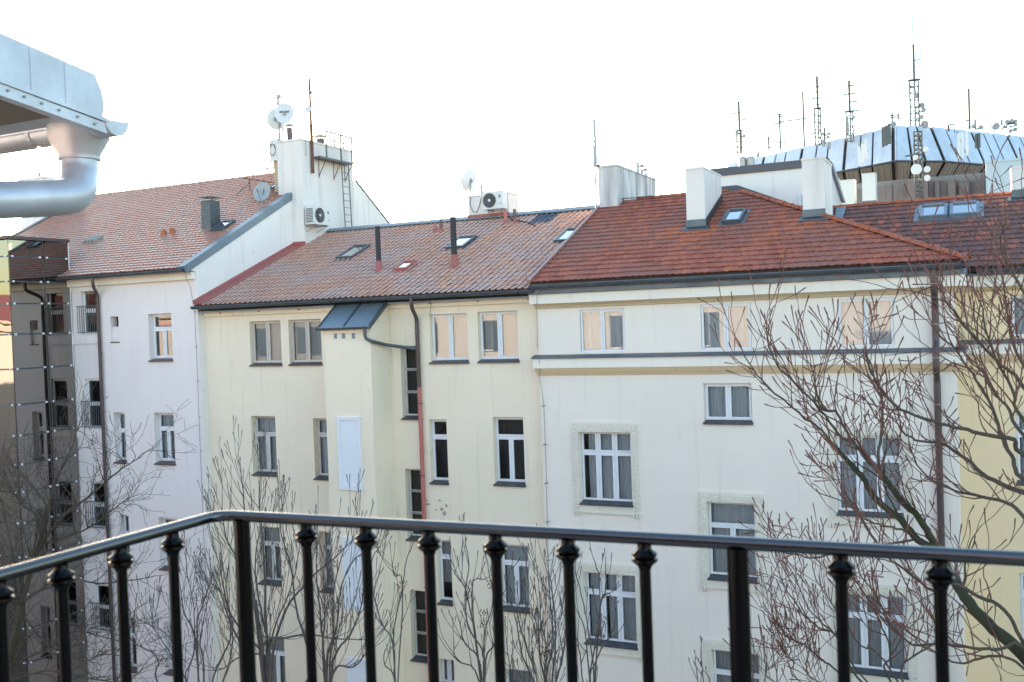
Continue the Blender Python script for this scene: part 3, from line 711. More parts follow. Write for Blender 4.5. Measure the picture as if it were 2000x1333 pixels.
dr = thing('panel_antenna', 'white box antenna with coiled black cable beside the chimney wall', 'antenna', (q[0], q[1], q[2]), rz=rad(-15))
m = MB(); m.box(-.2, .2, -.16, .16, -.38, .36); part('casing', m, 'dish_white', dr, local=True)
m = MB()
for k in range(3): m.tube([(.17 * math.cos(t) - .02, -.18 - k * .01, .17 * math.sin(t) * 1.2) for t in np.linspace(0, 6.3 - k, 18)], .008, 5)
part('cable', m, 'black_pipe', dr, local=True)
q = onY(552, 247, ySF + .2)
dr = thing('panel_antenna', 'small tilted white panel antenna under the lettered dish', 'antenna', (q[0], q[1], q[2]))
m = MB(); m.box(-.09, .09, -.03, .03, -.16, .16); m.tube([(-.15, 0, .0), (0, 0, 0)], .015, 5); part('casing', m, 'dish_white', dr, local=True); dr.rotation_euler = (0, rad(-15), rad(-25))
# tall mast on the chimney wall
pb = onX(611, 330, SX1 + .08); pt = onX(605.5, 154, SX1 + .08)
mast = thing('antenna_mast', 'tall thin rusty mast rising from the catwalk on the chimney wall', 'antenna mast', (pb[0], pb[1], pb[2]))
m = MB(); m.tube([(pb[0], pb[1], pb[2] - .15), (pb[0], pb[1], pb[2] + 1.5), (pb[0], pb[1], pb[2] + 1.52), (pb[0], pb[1], pt[2])], [.055, .055, .045, .035], 8); part('pole', m, 'rust', mast)
c = onX(606.5, 181, SX1 + .08); e = onX(592, 171, SX1 + .5)
m = MB(); m.tube([tuple(c), tuple(e)], .025, 5); m.box(c[0] - .05, c[0] + .05, c[1] - .05, c[1] + .05, c[2] - .05, c[2] + .05); part('crossbar', m, 'galv', mast)
c = onX(604, 214, SX1 + .08); m = MB(); m.lathe([(.0, 0), (.11, 0), (.12, .05), (0, .06)], 12, Matrix.Translation((c[0] - .02, c[1], c[2])) @ Matrix.Rotation(rad(90), 4, 'X')); part('small_dish', m, 'dish_white', mast)
m = MB(); c = onX(605, 290, SX1 + .06); m.tube([(c[0], c[1] - .2, c[2] - .3), (c[0], c[1] - .2, c[2] + 1.4)], .014, 5); part('whip_antenna', m, 'galv', mast)
# dish, beam and rods on the pink roof
u, v = RPK.px(514, 400); p = RPK.P(u, v)
q = onY(513, 376, p.y); dish('grey mesh dish standing on the pink house roof left of the chimney wall', (p.x, p.y, q[2]), rad(10), rad(15), .32, 'dish_grey', mastfrom=p.z)
bmo = thing('roof_walkway', 'rusty brown plank walkway on posts near the ridge of the pink house', 'walkway', tuple(RPK.P(*RPK.px(484, 422))))
a = onY(478, 350, 28.4); b_ = onY(556, 362, ySF + .5)
m = MB(); m.prism([(a[0], a[1] - .15, a[2]), (a[0], a[1] + .15, a[2]), (a[0], a[1] + .15, a[2] + .04), (a[0], a[1] - .15, a[2] + .04)], Vector(b_) - Vector(a)); part('plank', m, 'rust', bmo)
for f, zz in ((.12, 0), (.85, 0)):
    c = Vector(a).lerp(Vector(b_), f); zr = RPK.z + (c.y - RPK.y) * RPK.t
    m = MB(); m.tube([c, (c.x, c.y, zr)], .016, 5); m.tube([(c.x, c.y, c.z - .1), (c.x - .3, c.y - .6, RPK.z + (c.y - .6 - RPK.y) * RPK.t)], .012, 5); part('post', m, 'rust', bmo)
for (px_, y1_, y0_, lb) in ((493, 307, 347, 'thin upright rod on the pink house ridge, the left of two'), (528, 313, 365, 'thin upright rod with a small round sensor on the pink house ridge')):
    a = onY(px_, y0_, Yr - .1); b_ = onY(px_, y1_, Yr - .1); t = thing('lightning_rod', lb, 'rod', tuple(a)); m = MB(); m.tube([tuple(a - np.array([0, 0, .4])), (a[0], a[1], b_[2])], .026, 5); part('rod', m, 'galv', t)
    if px_ > 500: m = MB(); m.lathe([(0, -.05), (.06, -.03), (.06, .03), (0, .05)], 8, Matrix.Translation((a[0] - .12, a[1], (a[2] + b_[2]) / 2 + .2))); part('sensor', m, 'galv', t)
for px_ in (230, 262, 300, 340, 372, 405, 440):
    u, v = RPK.px(px_, 370); m = MB(); m.tube([(u, Yr, Zr + .05), (u, Yr, Zr + .16)], .012, 4); part('wire_post', m, 'gutter', rf_o)
roof_window(rf_o, RPK, (522, 373), (536, 371), (550, 362), h=.1)
# chimneys at the left end of the pink house
p0 = onY(50, 440, 28.0); 
xa_ = onY(48, 440, 28.5)[0]; xb_ = onY(72, 440, 28.5)[0]; ztc = onY(60, 350, 28.5)[2]
chl = MB(); chl.box(XPL - 2.2, XPL - .9, 28.2, 29.0, 14, ztc); chl.box(XPL - 2.24, XPL - .86, 28.16, 29.04, ztc - .1, ztc + .0)
cl = thing('chimney', 'pale brick chimney left of the pink house roof behind the round gutter pipe', 'chimney', (XPL - 1.5, 28.6, 0))
part('stack', chl, 'stack', cl)
cb = MB(); cb.box(XPL - .9, XPL + .4, 28.4, 29.0, 14, ztc - .75); part('lower_stack', cb, 'stack_dark', cl)
flue(cl, (XPL - 1.5, 28.6, ztc), .25, .05, 'galv')
nb = MB(); nb.box(-110, XPL - .14, 24.5, 36, 0, 17.2); t = thing('neighbour_sun_block', 'unseen pale house beyond the glass lift shaft at the far left, lengthened to block low sun', 'building', (-40, 24.5, 0)); part('wall', nb, 'white_render', t)  # out of view; stretched far left to keep low sun off the houses opposite

# ================================================================== YELLOW BUILDING (middle)
ez = onY(900, 571, D - .25)[2]
RY = RoofPlane(D - .25, 15.78, 22.2)
ye = thing('apartment_building', 'pale yellow apartment house in the middle with a projecting bay and pale wavy tile roof', 'building', (-15.7, YY, 0))
ry = lambda tl, br: rect(YY, tl, br)
YB = YY - 1.05
BX0 = onY(633, 709, YB)[0]; BX1 = onY(723, 658, YB)[0]
Yw = {}
Yw['a'] = ry((486.8, 628.5), (550.9, 713)); Yw['b'] = ry((562.7, 625), (640, 711))
Yw['b'] = (Yw['b'][0], Yw['b'][0] + (Yw['a'][1] - Yw['a'][0]), Yw['a'][2], Yw['a'][3])
Yw['c'] = ry((838, 615), (915.7, 708)); Yw['d'] = ry((931.9, 609.9), (1014, 706))
Yw['e'] = ry((490, 812.8), (541.8, 929)); Yw['f'] = ry((611, 817.5), (643, 936)); Yw['f'] = (Yw['f'][0], Yw['f'][0] + .82, Yw['f'][2], Yw['f'][3])
Yw['g'] = ry((837.4, 819.5), (876.4, 945)); Yw['h'] = ry((961.9, 815), (1026.7, 949))
Yw['i'] = ry((502.5, 1027.7), (550.4, 1143)); Yw['j'] = ry((622, 1037.6), (651, 1157)); Yw['j'] = (Yw['j'][0], Yw['j'][0] + .82, Yw['j'][2], Yw['j'][3])
Yw['k'] = ry((852.3, 1054), (884.7, 1181)); Yw['l'] = ry((974, 1062), (1035.5, 1196))
FH = Yw['e'][3] - Yw['i'][3]
for s_, d_ in (('e', 'm'), ('h', 'n')):
    r = Yw[{'e': 'i', 'h': 'l'}[s_]]; Yw[d_] = (r[0], r[1], r[2] - FH, r[3] - FH)
Yw['o'] = ry((855, 1286), (888, 1345))
Yw['s1'] = ry((781.5, 676.7), (806.8, 818)); Yw['s2'] = ry((790.6, 915.8), (816, 1055)); Yw['s3'] = ry((799.5, 1152.4), (826, 1291))
sx0 = sum(Yw[k][0] for k in ('s1', 's2', 's3')) / 3; sx1 = sum(Yw[k][1] for k in ('s1', 's2', 's3')) / 3
for k in ('s1', 's2', 's3'): Yw[k] = (max(sx0, BX1 + .05), max(sx0, BX1 + .05) + .62, Yw[k][2], Yw[k][3])
m = MB(); m.plate(XYL, XYR, 0, 15.72, YY, YY + .3, list(Yw.values())); part('wall', m, 'yellow', ye)
m = MB(); m.plate(XYL, XYR, 0, 16, 35.5, 35.8); part('rear_wall', m, 'yellow', ye)
m = MB(); m.box(XYL + .01, XYR - .06, YY - .10, YY - .002, 15.44, 15.71); part('frieze', m, 'yellow', ye)
vr = RY.px(1165, 409)[1]; Yr2 = RY.P(0, vr).y; Zr2 = RY.P(0, vr).z
roof = MB(); roof.prism([RY.P(XYL, 0, -.1), RY.P(XYL, vr, -.1), RY.P(XYL, vr, 0), RY.P(XYL, 0, 0)], (XYR - XYL, 0, 0))
roof.prism([(XYL, Yr2, Zr2 - .1), (XYL, 35.9, 15.8), (XYL, 35.9, 15.9), (XYL, Yr2, Zr2)], (XYR - XYL, 0, 0))
ryo = part('roof', roof, 'deck', ye)
pmb = pan_mesh(.185, .40)
bluep = [RY.px(1030, 440), RY.px(1092, 424)]
def ymat(u, v):
    a, b = bluep
    if a[0] < u < b[0] and a[1] - .1 < v < b[1] + .15: return 'pantile_blue'
    if u > RY.px(1130, 440)[0] and v > RY.px(1130, 470)[1] and (int(u * 40 + v * 9) % 3): return 'pantile_new'
    return 'pantile'
lay(ryo, RY, lambda u, v: XYL + .36 < u < XYR + .12 and v < vr - .02, pmb, .185, .335, ymat, None, vr, XYL + .45, XYR + .12, stagger=False)
m = MB(); m.prism([RY.P(XYL + .003, .0, .03), RY.P(XYL + .003, 0, .16), RY.P(XYL + .04, 0, .16), RY.P(XYL + .06, 0, .075), RY.P(XYL + .42, 0, .075), RY.P(XYL + .42, 0, .03)], RY.P(0, vr, 0) - RY.P(0, 0, 0)); part('side_flashing', m, 'red_flash', ryo)
m = MB(); m.prism([(XYL, Yr2 - .22, Zr2 - .0), (XYL, Yr2 - .22, Zr2 + .03), (XYL, Yr2, Zr2 + .13), (XYL, Yr2 + .22, Zr2 + .02), (XYL, Yr2 + .22, Zr2 - .02)], (XYR - XYL, 0, 0)); part('ridge_cap', m, 'zinc_light', ryo)
m = MB(); k = XYL
while k < XYR - .1: m.prism([(k + .03, Yr2 - .235, Zr2 - .06), (k + .155, Yr2 - .235, Zr2 - .06), (k + .155, Yr2 - .235, Zr2 + .0), (k + .03, Yr2 - .235, Zr2 + .0)], (0, .03, .0)); k += .185
part('ridge_comb', m, 'dark_gap', ryo)
roof_window(ryo, RY, (657, 510), (690, 507.5), (716, 485), h=.12, blind=False)
roof_window(ryo, RY, (870, 490), (905, 488), (930, 467), h=.12)
roof_window(ryo, RY, (769, 534), (796, 532), (815, 517), h=.14, fm='red_flash', label='small roof window with a red painted frame')
roof_window(ryo, RY, (1083, 477), (1122, 475), (1142, 452), h=.12)
def on(rp, px_, py_): return rp.P(*rp.px(px_, py_))
for q, h, r_, ft in (((740.5, 532), 1.34, .075, .33), ((888, 523), 1.42, .085, .36)):
    p = on(RY, *q); flue(ryo, p, h, r_, 'black_pipe', foot='red_flash', foot_h=ft)
for q, h, mm in (((850, 455), .24, 'red_pipe'), ((862, 455), .42, 'brown_metal'), ((988, 440), .46, 'red_pipe'), ((1006, 438), .46, 'brown_metal')):
    p = on(RY, *q); flue(ryo, p, h, .05, mm, foot='red_flash', name='vent_pipe', foot_h=.15)
# eaves
gutter(ye, XYL + .05, XYR + .02, D - .38, 15.74, .08)
m = MB(); m.prism([(XYL, YY - .28, 15.56), (XYL, YY - .28, 15.60), (XYL, YY + .0, 15.74), (XYL, YY + .0, 15.70)], (XYR - XYL - .05, 0, 0)); part('eaves_flashing', m, 'zinc_light', ye)
m = MB()
for k in range(8): x = XYL + .7 + k * 1.45; m.tube([(x, YY - .14, 15.53), (x, YY - .09, 15.53)], .018, 6)
part('bolt', m, 'gutter', ye)
# bay
zbt = onY(700, 640, YB)[2]; zbt2 = 15.55
m = MB(); m.prism([(BX0, YB, 0), (BX0, YB, zbt), (BX0, YY - .11, zbt2 - .02), (BX0, YY - .002, zbt2 - .02), (BX0, YY - .002, 0)], (BX1 - BX0, 0, 0))
bay = part('bay', m, 'yellow', ye)
pt_ = [(BX0 - .08, YB - .12, zbt - .02), (BX1 + .06, YB - .12, zbt - .02), (BX1 + .06, YY - .30, zbt2 + .0), (BX0 - .08, YY - .30, zbt2 + .0)]
m = MB(); m.prism(pt_, (0, 0, .05)); br_ = part('bay_roof', m, 'zinc_light', ye)
for x in (BX0 - .08, (BX0 + BX1) / 2 - .02, BX1 + .03):
    m = MB(); m.prism([(x, YB - .12, zbt + .03), (x, YY - .30, zbt2 + .05), (x, YY - .30, zbt2 + .085), (x, YB - .12, zbt + .065)], (.03, 0, 0)); part('standing_seam', m, 'zinc', br_)
m = MB(); m.prism([(BX1 + .06, YB - .12, zbt - .06), (BX1 + .06, YB - .12, zbt + .06), (BX1 + .06, YY - .30, zbt2 + .07), (BX1 + .06, YY - .30, zbt2 - .05)], (.02, 0, 0)); part('side_trim', m, 'gutter', br_)
gutter(ye, BX0 - .1, BX1 + .05, YB - .16, zbt - .0, .05)
m = MB(); m.box(BX0 - .0, BX1 - .05, YB - .05, YB - .002, zbt - .14, zbt - .04); part('bay_cornice', m, 'yellow', ye)
for px_ in (655.5, 671, 690):
    a = onY(px_ - 4.5, 640, YB)[0]; b_ = onY(px_ + 4.5, 640, YB)[0]; zz = onY(px_, 661, YB)[2] - .03; z2 = zbt - .145
    m = MB(); m.plate(a, b_, zz, z2, YB - .02, YB - .001, [(a + .02, b_ - .02, zz + .02, z2 - .0)]); v_ = part('vent', m, 'white_paint', ye)
    m = MB(); k = zz + .02
    m.box(a + .02, b_ - .02, YB - .008, YB - .002, zz + .02, z2 - .002)
    part('vent_mesh', m, 'ac_grey', v_)
for tl, br in (((659.3, 814), (709.6, 958.6)), ((670, 1049), (716, 1193.7))):
    r = rect(YB, tl, br); r = (rect(YB, (659.3, 814), (709.6, 958.6))[0], rect(YB, (659.3, 814), (709.6, 958.6))[1], r[2], r[3])
    rr = [r] if tl[1] < 900 else [r, (r[0], r[1], r[2] - FH, r[3] - FH)]
    for r in rr:
        m = MB(); m.plate(r[0], r[1], r[2], r[3], YB - .05, YB - .001, [(r[0] + .09, r[1] - .09, r[2] + .12, r[3] - .09)]); bl_ = part('blind_window', m, 'panel_white', ye)
        m = MB(); m.box(r[0] + .09, r[1] - .09, YB - .02, YB - .002, r[2] + .12, r[3] - .09); part('panel', m, 'panel_white', bl_)
# downpipes
dx = onY(813.6, 641, YY - .12)[0]; gx = onY(806, 585, YY - .5)[0]
zj = onY(819, 757, YY - .12)[2]
downpipe(ye, [(gx, D - .38, 15.70), (gx, D - .38, 15.45), (dx, YY - .1, 15.15), (dx, YY - .1, zj)], .055, 'brown_metal', clamps=[(14.75, dx, YY - .1)])
downpipe(ye, [(dx, YY - .1, zj), (dx, YY - .1, .1)], .056, 'red_pipe', clamps=[(z, dx, YY - .1) for z in (12.85, 10.9, 7.85, 5.0)]).__setitem__('label', 'faded red lower half of the downpipe')
zz1 = onY(711, 660, YB - .12)[2]
downpipe(ye, [(BX1 - .06, YB - .16, zbt - .02), (BX1 - .06, YB - .15, zbt - .30), (BX1 + .10, YB - .08, zz1 - .10), (BX1 + .12, YY - .5, zz1 - .22), (dx - .05, YY - .1, zz1 - .36)], .045, 'gutter')
# windows of the yellow house
def yw(k, *a, **kw): return window(ye, YY, Yw[k], *a, **kw)
yw('a', TWO, 'beige_paint', 'glass', None, blind=.96); yw('b', TWO, 'beige_paint', 'glass', None, blind=.96)
yw('c', TWO, 'white_paint', 'glass_mirror', None, blind=1.0); yw('d', TWO, 'white_paint', 'glass_mirror', None, blind=1.0)
yw('e', T2(.68), 'old_white', cur='curtain_white', depth=.2); yw('f', [(0, .72, [(0, 1)]), (.72, 1, [(0, 1)])], 'old_white', depth=.2)
yw('g', [(0, .72, [(0, 1)]), (.72, 1, [(0, 1)])], cur=None, depth=.16); yw('h', T2(.70), cur=None, depth=.16)
yw('i', T2(.68), 'old_white', cur='curtain_white', depth=.2); yw('j', [(0, .72, [(0, 1)]), (.72, 1, [(0, 1)])], 'old_white', depth=.2)
yw('k', [(0, .72, [(0, 1)]), (.72, 1, [(0, 1)])], blind=.7, depth=.16, cur=None); yw('l', T2(.70), cur='curtain', depth=.16)
yw('m', T2(.68), cur='curtain', depth=.2); yw('n', T2(.70), cur='curtain', depth=.16); yw('o', TWO, cur='curtain', depth=.2)
for k in ('s1', 's2', 's3'): yw(k, L3(), 'old_white', cur=None, depth=.2, mull=.0, fw=.03)
# peeling patch under the g window: thin raised flakes of render
for (a, b_, w_, h_) in ((836, 985, 14, 5), (858, 978, 10, 4), (862, 995, 12, 7), (868, 1003, 8, 12), (852, 996, 7, 5), (872, 988, 6, 9), (833, 978, 4, 5)):
    c = onY(a, b_, YY - .003); n_ = 9; pts = []
    for k in range(n_): t_ = 2 * math.pi * k / n_; pts.append((c[0] + math.cos(t_) * w_ * U(.5, 1.1) / 150, YY - .004, c[2] + math.sin(t_) * h_ * U(.5, 1.1) / 140))
    m = MB(); m.prism(pts, (0, .003, 0)); part('peeled_patch', m, 'peel', ye)
wire('lightning_conductor', ye, [onY(838, 566, YY - .5), onY(842, 592, YY - .15), onY(839.5, 615, YY - .02)], .006)

# small white chimney with AC and dish on the yellow roof ridge
rx0 = onY(914, 395, Yr2 - .3)[0]; 
yf_ = Yr2 - .15
cx0 = onY(914, 400, yf_)[0]; cx1 = onY(993, 395, yf_)[0]; ct = onY(914, 388, yf_)[2]
m = MB(); m.box(cx0, cx1, yf_, yf_ + .75, Zr2 - .5, ct + .04); m.box(cx0 - .03, cx1 + .03, yf_ - .03, yf_ + .78, ct + .04, ct + .09)
part('chimney', m, 'stack', ye)
m = MB(); m.box(cx0 - .02, cx1 + .02, yf_ - .02, yf_ - .001, Zr2 - .4, Zr2 + .14); part('flashing', m, 'red_flash', ye)
flue(ye, (onY(941, 380, yf_ + .3)[0], yf_ + .3, ct + .05), .40, .045, 'galv', cap=False)
a = onY(948, 411, yf_ - .3); b_ = onY(987, 409, yf_ - .3)
ac_unit('white air-conditioning unit with round fan on the small ridge chimney of the yellow house', ((a[0] + b_[0]) / 2, yf_ - .30, a[2] + .0), 0, w=b_[0] - a[0], h=.55, d=.34)
q = onY(921.5, 354, yf_ + .1); dish('white dish with feed arm above the small chimney of the yellow house', (q[0], q[1] - .1, q[2]), rad(-102), rad(18), .34, mastfrom=ct + .05)
t = thing('roof_cable', 'thin black cable looping down the white face of the small ridge chimney', 'cable', (cx0, yf_, ct))
m = MB(); m.tube([onY(x, y, yf_ - .02) for x, y in ((919, 386), (918, 400), (923, 413), (930, 416), (936, 404), (940, 386))], .010, 5); part('cable', m, 'black_pipe', t)
t = thing('roof_cable', 'black cable running over the tiles right of the ridge chimney', 'cable', (cx1, yf_, ct))
m = MB(); m.tube([on(RY, x, y) + Vector((0, 0, .08)) for x, y in ((985, 418), (1000, 434), (1015, 437), (1032, 440), (1046, 446))], .018, 5); part('cable', m, 'black_pipe', t)

# ================================================================== CREAM BUILDING (right of centre)
RC = RoofPlane(D - .3, 15.918, 24)
cr = thing('apartment_building', 'cream apartment house at right with dark cornice bands and a hipped red beaver-tail tile roof', 'building', (-5.4, YC, 0))
rc = lambda tl, br: rect(YC, tl, br)
A = rc((1131.4, 606.2), (1221.6, 689.5)); B = rc((1367.5, 595.7), (1469, 684.5)); C_ = rc((1635.8, 585.5), (1747.6, 679.5))
za, zb2 = 14.12, max(A[3], B[3], C_[3])
A, B, C_ = [(r[0], r[1], 14.13, r[3]) for r in (A, B, C_)]
S4 = rc((1373.4, 749.2), (1470, 827))
W5 = rc((1130, 843.3), (1236.5, 988)); W6 = rc((1632, 849.4), (1765, 1010))
W7 = rc((1379.7, 979.6), (1480, 1137))
W8 = (W5[0], W5[1], W5[2] - 3.5, W5[3] - 3.5); W9 = (W6[0], W6[1], W6[2] - 3.5, W6[3] - 3.5)
W10 = (W7[0], W7[1], W7[2] - 3.5, W7[3] - 3.5)
holes = [A, B, C_, S4, W5, W6, W7, W8, W9, W10]
m = MB(); m.plate(XCL, XCR, 0, 15.4, YC, YC + .3, holes); m.box(XCR - .3, XCR, YC + .3, 34, 0, 15.6); m.box(XCL, XCL + .25, YC + .3, 34, 0, 15.6); part('wall', m, 'cream', cr)
m = MB(); m.plate(XCL, XCR, 0, 16, 33.7, 34); part('rear_wall', m, 'cream', cr)
window(cr, YC, A, TWO, 'white_paint', 'glass_mirror', 'curtain', depth=.06, sill=None, fw=.03, mull=.04)
window(cr, YC, B, TWO, 'white_paint', 'glass_mirror', 'curtain', depth=.04, sill=None, fw=.03, mull=.04)
window(cr, YC, C_, TWO, 'white_paint', 'glass_mirror', 'curtain', depth=.04, sill=None, fw=.03, mull=.04)
window(cr, YC, S4, TWO, curt=((0, .5), (.52, .98)), depth=.1, fw=.05, cur='curtain')
for r, cv in ((W5, ((.10, .62), (.70, .97))), (W8, ((.03, .36), (.40, .99)))): window(cr, YC, r, T3(), curt=cv, depth=.16, fw=.035, mull=.075)
for r in (W6, W9): window(cr, YC, r, T3(.7, .34, .67), curt=((.02, .30), (.34, .62), (.68, .98)), depth=.10, fw=.035, mull=.085)
for r, cv in ((W7, ((.02, .98),)), (W10, ((.02, .4), (.5, .97)))): window(cr, YC, r, T2(.68), curt=cv, depth=.16, fw=.035, mull=.06)
def surround(r, top=.22, side=.20):
    x0, x1, z0, z1 = r; m = MB(); a, b = x0 - side, x1 + side; y0 = YC - .030; y1 = YC - .001
    # rough outer band, three sides, one frame with the opening cut out
    m.plate(a, b, z0 - .20, z1 + top, y0, y1, [(x0 - .005, x1 + .005, z0 - .045, z1 + .0)], reveal=YC - .001)
    o = part('window_surround', m, 'ornament', cr)
    # relief lumps pressed into the band
    q = MB()
    def lump(cx, cz):
        s = U(.018, .045); t = U(0, 3); pts = []
        for k in range(5): tt = t + k * 1.2566; pts.append((cx + math.cos(tt) * s * U(.6, 1.2), y0 - .0, cz + math.sin(tt) * s * U(.6, 1.4)))
        c = (cx + U(-.01, .01), y0 - U(.008, .018), cz)
        q.add(pts + [c], [(k, (k + 1) % 5, 5) for k in range(5)])
    for k in range(150): lump(U(a + .05, b - .05), U(z1 + .04, z1 + top - .05))
    for k in range(230):
        z = U(z0 - .15, z1); lump(U(a + .05, x0 - .04), z); z = U(z0 - .15, z1); lump(U(x1 + .04, b - .05), z)
    part('relief', q, 'ornament', o)
    q = MB(); q.plate(a - .05, b + .05, z0 - .20, z1 + top + .05, y0 + .012, y1 + .0005, [(a + .003, b - .003, z0 - .21, z1 + top - .003)]); part('outer_fillet', q, 'cream', o)
    q = MB(); q.box(x0 - .02, x1 + .02, YC - .05, YC - .031, z0 - .235, z0 - .2); part('apron_moulding', q, 'ornament', o)
    for c in (a + .1, b - .1):
        for k in (-1, 0, 1):
            q = MB(); zt = z0 - .201; w = .028; d = .10 + (.025 if k == 0 else 0)
            q.prism([(c + k * .068 - w, y0 - .01, zt), (c + k * .068 + w, y0 - .01, zt), (c + k * .068 + w * .8, y0 - .01, zt - d), (c + k * .068 - w * .8, y0 - .01, zt - d)], (0, .038, 0)); part('drop', q, 'ornament', o)
for r in (W5, W6, W7, W8, W9, W10): surround(r)
# cornice bands
def band(parent, x0, x1, y, prof, m, name, rw=True):
    b = MB(); b.prism([(x0, y - d, z) for d, z in prof], (x1 - x0, 0, 0)); return part(name, b, m, parent)
def bands(par, xl, xr, y, zc, wallm):
    band(par, xl, xr, y, [(.001, zc[0]), (.24, zc[0] - .06), (.25, zc[0] - .09), (.001, zc[0] - .085)], 'zinc', 'cornice_flashing')
    band(par, xl + .03, xr - .03, y, [(.001, zc[0] - .087), (.20, zc[0] - .093), (.20, zc[1]), (.001, zc[1])], wallm, 'cornice_fascia')
    z = zc[1] - .001
    band(par, xl + .06, xr - .06, y, [(.001, z), (.16, z), (.15, z - .05), (.12, z - .055), (.11, z - .10), (.07, z - .105), (.05, z - .16), (.02, z - .165), (.015, z - .20), (.001, z - .20)], 'ochre', 'cornice_moulding')
bands(cr, XCL - .12, XCR + .20, YC, (14.10, 13.77), 'fascia')
# eaves cornice
band(cr, XCL - .12, XCR + .24, YC, [(.001, 15.385), (.22, 15.385), (.22, 15.62), (.001, 15.62)], 'fascia', 'eaves_cornice')
band(cr, XCL - .02, XCR + .2, YC, [(.001, 15.384), (.20, 15.384), (.09, 15.31), (.06, 15.27), (.001, 15.26)], 'ochre', 'eaves_moulding')
band(cr, XCL - .14, XCR + .26, YC, [(.001, 15.75), (.24, 15.665), (.25, 15.625), (.001, 15.622)], 'zinc_light', 'eaves_flashing')
gutter(cr, XCL + .0, XCR + .18, D - .40, 15.83, .085)
m = MB(); m.prism([(XCL, D - .30, 15.63), (XCL, D - .30, 15.90), (XCL, D - .27, 15.90), (XCL, D - .27, 15.63)], (XCR + .15 - XCL, 0, 0)); part('eaves_board', m, 'zinc', cr)
# roof
apx = RC.px(1438, 374.5); hipb = RC.px(1870, 511); vr = apx[1]
Yr3 = RC.P(0, vr).y; Zr3 = RC.P(0, vr).z
poly = [(XCL - .05, -.1), (hipb[0] + .12, -.1), (hipb[0], 0.05), (apx[0], vr), (XCL - .05, vr)]
rm = MB()
xs0 = XCL - .05; H1 = RC.P(hipb[0], -.02); AP = RC.P(apx[0], vr)
rm.add([RC.P(xs0, -.02), RC.P(hipb[0] + .1, -.02), RC.P(apx[0], vr), RC.P(xs0, vr), RC.P(xs0, -.02, -.12), RC.P(hipb[0] + .1, -.02, -.12), RC.P(apx[0], vr, -.12), RC.P(xs0, vr, -.12)],
       [(0, 1, 2, 3), (7, 6, 5, 4), (0, 3, 7, 4), (0, 4, 5, 1)])
# right hip slope and rear slope
bk = (hipb[0] + .1, 33.8, RC.z)
rm.add([RC.P(hipb[0] + .1, -.02), bk, (apx[0], Yr3, Zr3)], [(0, 1, 2)])
rm.add([(xs0, Yr3, Zr3), (apx[0], Yr3, Zr3), bk, (xs0, 33.8, RC.z)], [(0, 1, 2, 3)])
cro = part('roof', rm, 'deck', cr)
chb = [RC.px(1342, 450), RC.px(1378, 447)]; ch2 = [RC.px(1569, 430), RC.px(1612, 428)]
def cmat(u, v):
    h = (math.sin(u * 12.9 + v * 78.2) * 43758.5) % 1
    for (a, b, lim, ln) in ((chb[0][0] - .6, chb[1][0] + .1, chb[0][1], 1.4), (ch2[0][0] - .4, ch2[1][0] + .25, ch2[0][1], 1.6)):
        if a - (lim - v) * .4 < u < b + .2 and 0 < lim - v < ln and h < .85 - (lim - v) * .45: return 'beaver_new'
    if h > .965 or u > 0 and h > .7: return 'beaver_new'
    return 'beaver'
f_in = inpoly(poly)
lay(cro, RC, f_in, beaver_mesh(), .165, .31, cmat, None, vr, XCL - .05, 0)
ridge_run(cro, RC.P(hipb[0] + .22, -.12, .05), RC.P(apx[0], vr, .05), RT, .335)
ridge_run(cro, (XCL + 1.0, Yr3, Zr3 + .02), (apx[0], Yr3, Zr3 + .02), RT, .335)
m = MB(); m.prism([RC.P(xs0 - .04, -.05, .0), RC.P(xs0 - .04, -.05, .09), RC.P(xs0 + .04, -.05, .09), RC.P(xs0 + .04, -.05, 0)], RC.P(0, vr, 0) - RC.P(0, 0, 0)); part('verge_flashing', m, 'pinktile', cro)
wire('lightning_conductor', cro, [RC.P(xs0 + .12, v_, .16) for v_ in (0, 1, 2, 3, 4, 5, 6)], .008, 'galv')
wire('lightning_conductor', cro, [onY(1055, 557, D - .5), onY(1049, 577, D - .3), onY(1048.5, 600, YC - .22), onY(1050, 680, YC - .02)], .007, 'galv')
wire('lightning_conductor', cr, [onY(1053, 705, YC - .22), onY(1054, 735, YC - .1), onY(1062, 790, YC - .03), onY(1066, 900, YC - .03), onY(1070, 1060, YC - .03), onY(1075, 1330, YC - .03)], .006)
for z in np.arange(3, 13.2, .98): wire('wire_bracket', cr, [(onY(1065, 900, YC)[0] - .03, YC - .04, z), (onY(1065, 900, YC)[0] + .07, YC - .02, z + .02)], .010, 'gutter')
roof_window(cro, RC, (1410, 441), (1447, 438), (1457, 416), h=.13)
# downpipe at the right corner
dx = onY(1829, 700, YC - .1)[0]
downpipe(cr, [(dx, YC - .33, 15.80), (dx, YC - .33, 15.30), (dx, YC - .10, 15.0), (dx, YC - .10, 14.20), (dx, YC - .33, 14.08), (dx, YC - .33, 13.62), (dx, YC - .10, 13.45), (dx, YC - .10, .1)], .07, 'brown_metal',
         rings=[(15.45, dx, YC - .33), (14.6, dx, YC - .10), (13.9, dx, YC - .33), (12.9, dx, YC - .1), (11.2, dx, YC - .1), (9.3, dx, YC - .1), (7.5, dx, YC - .1), (5.5, dx, YC - .1)])
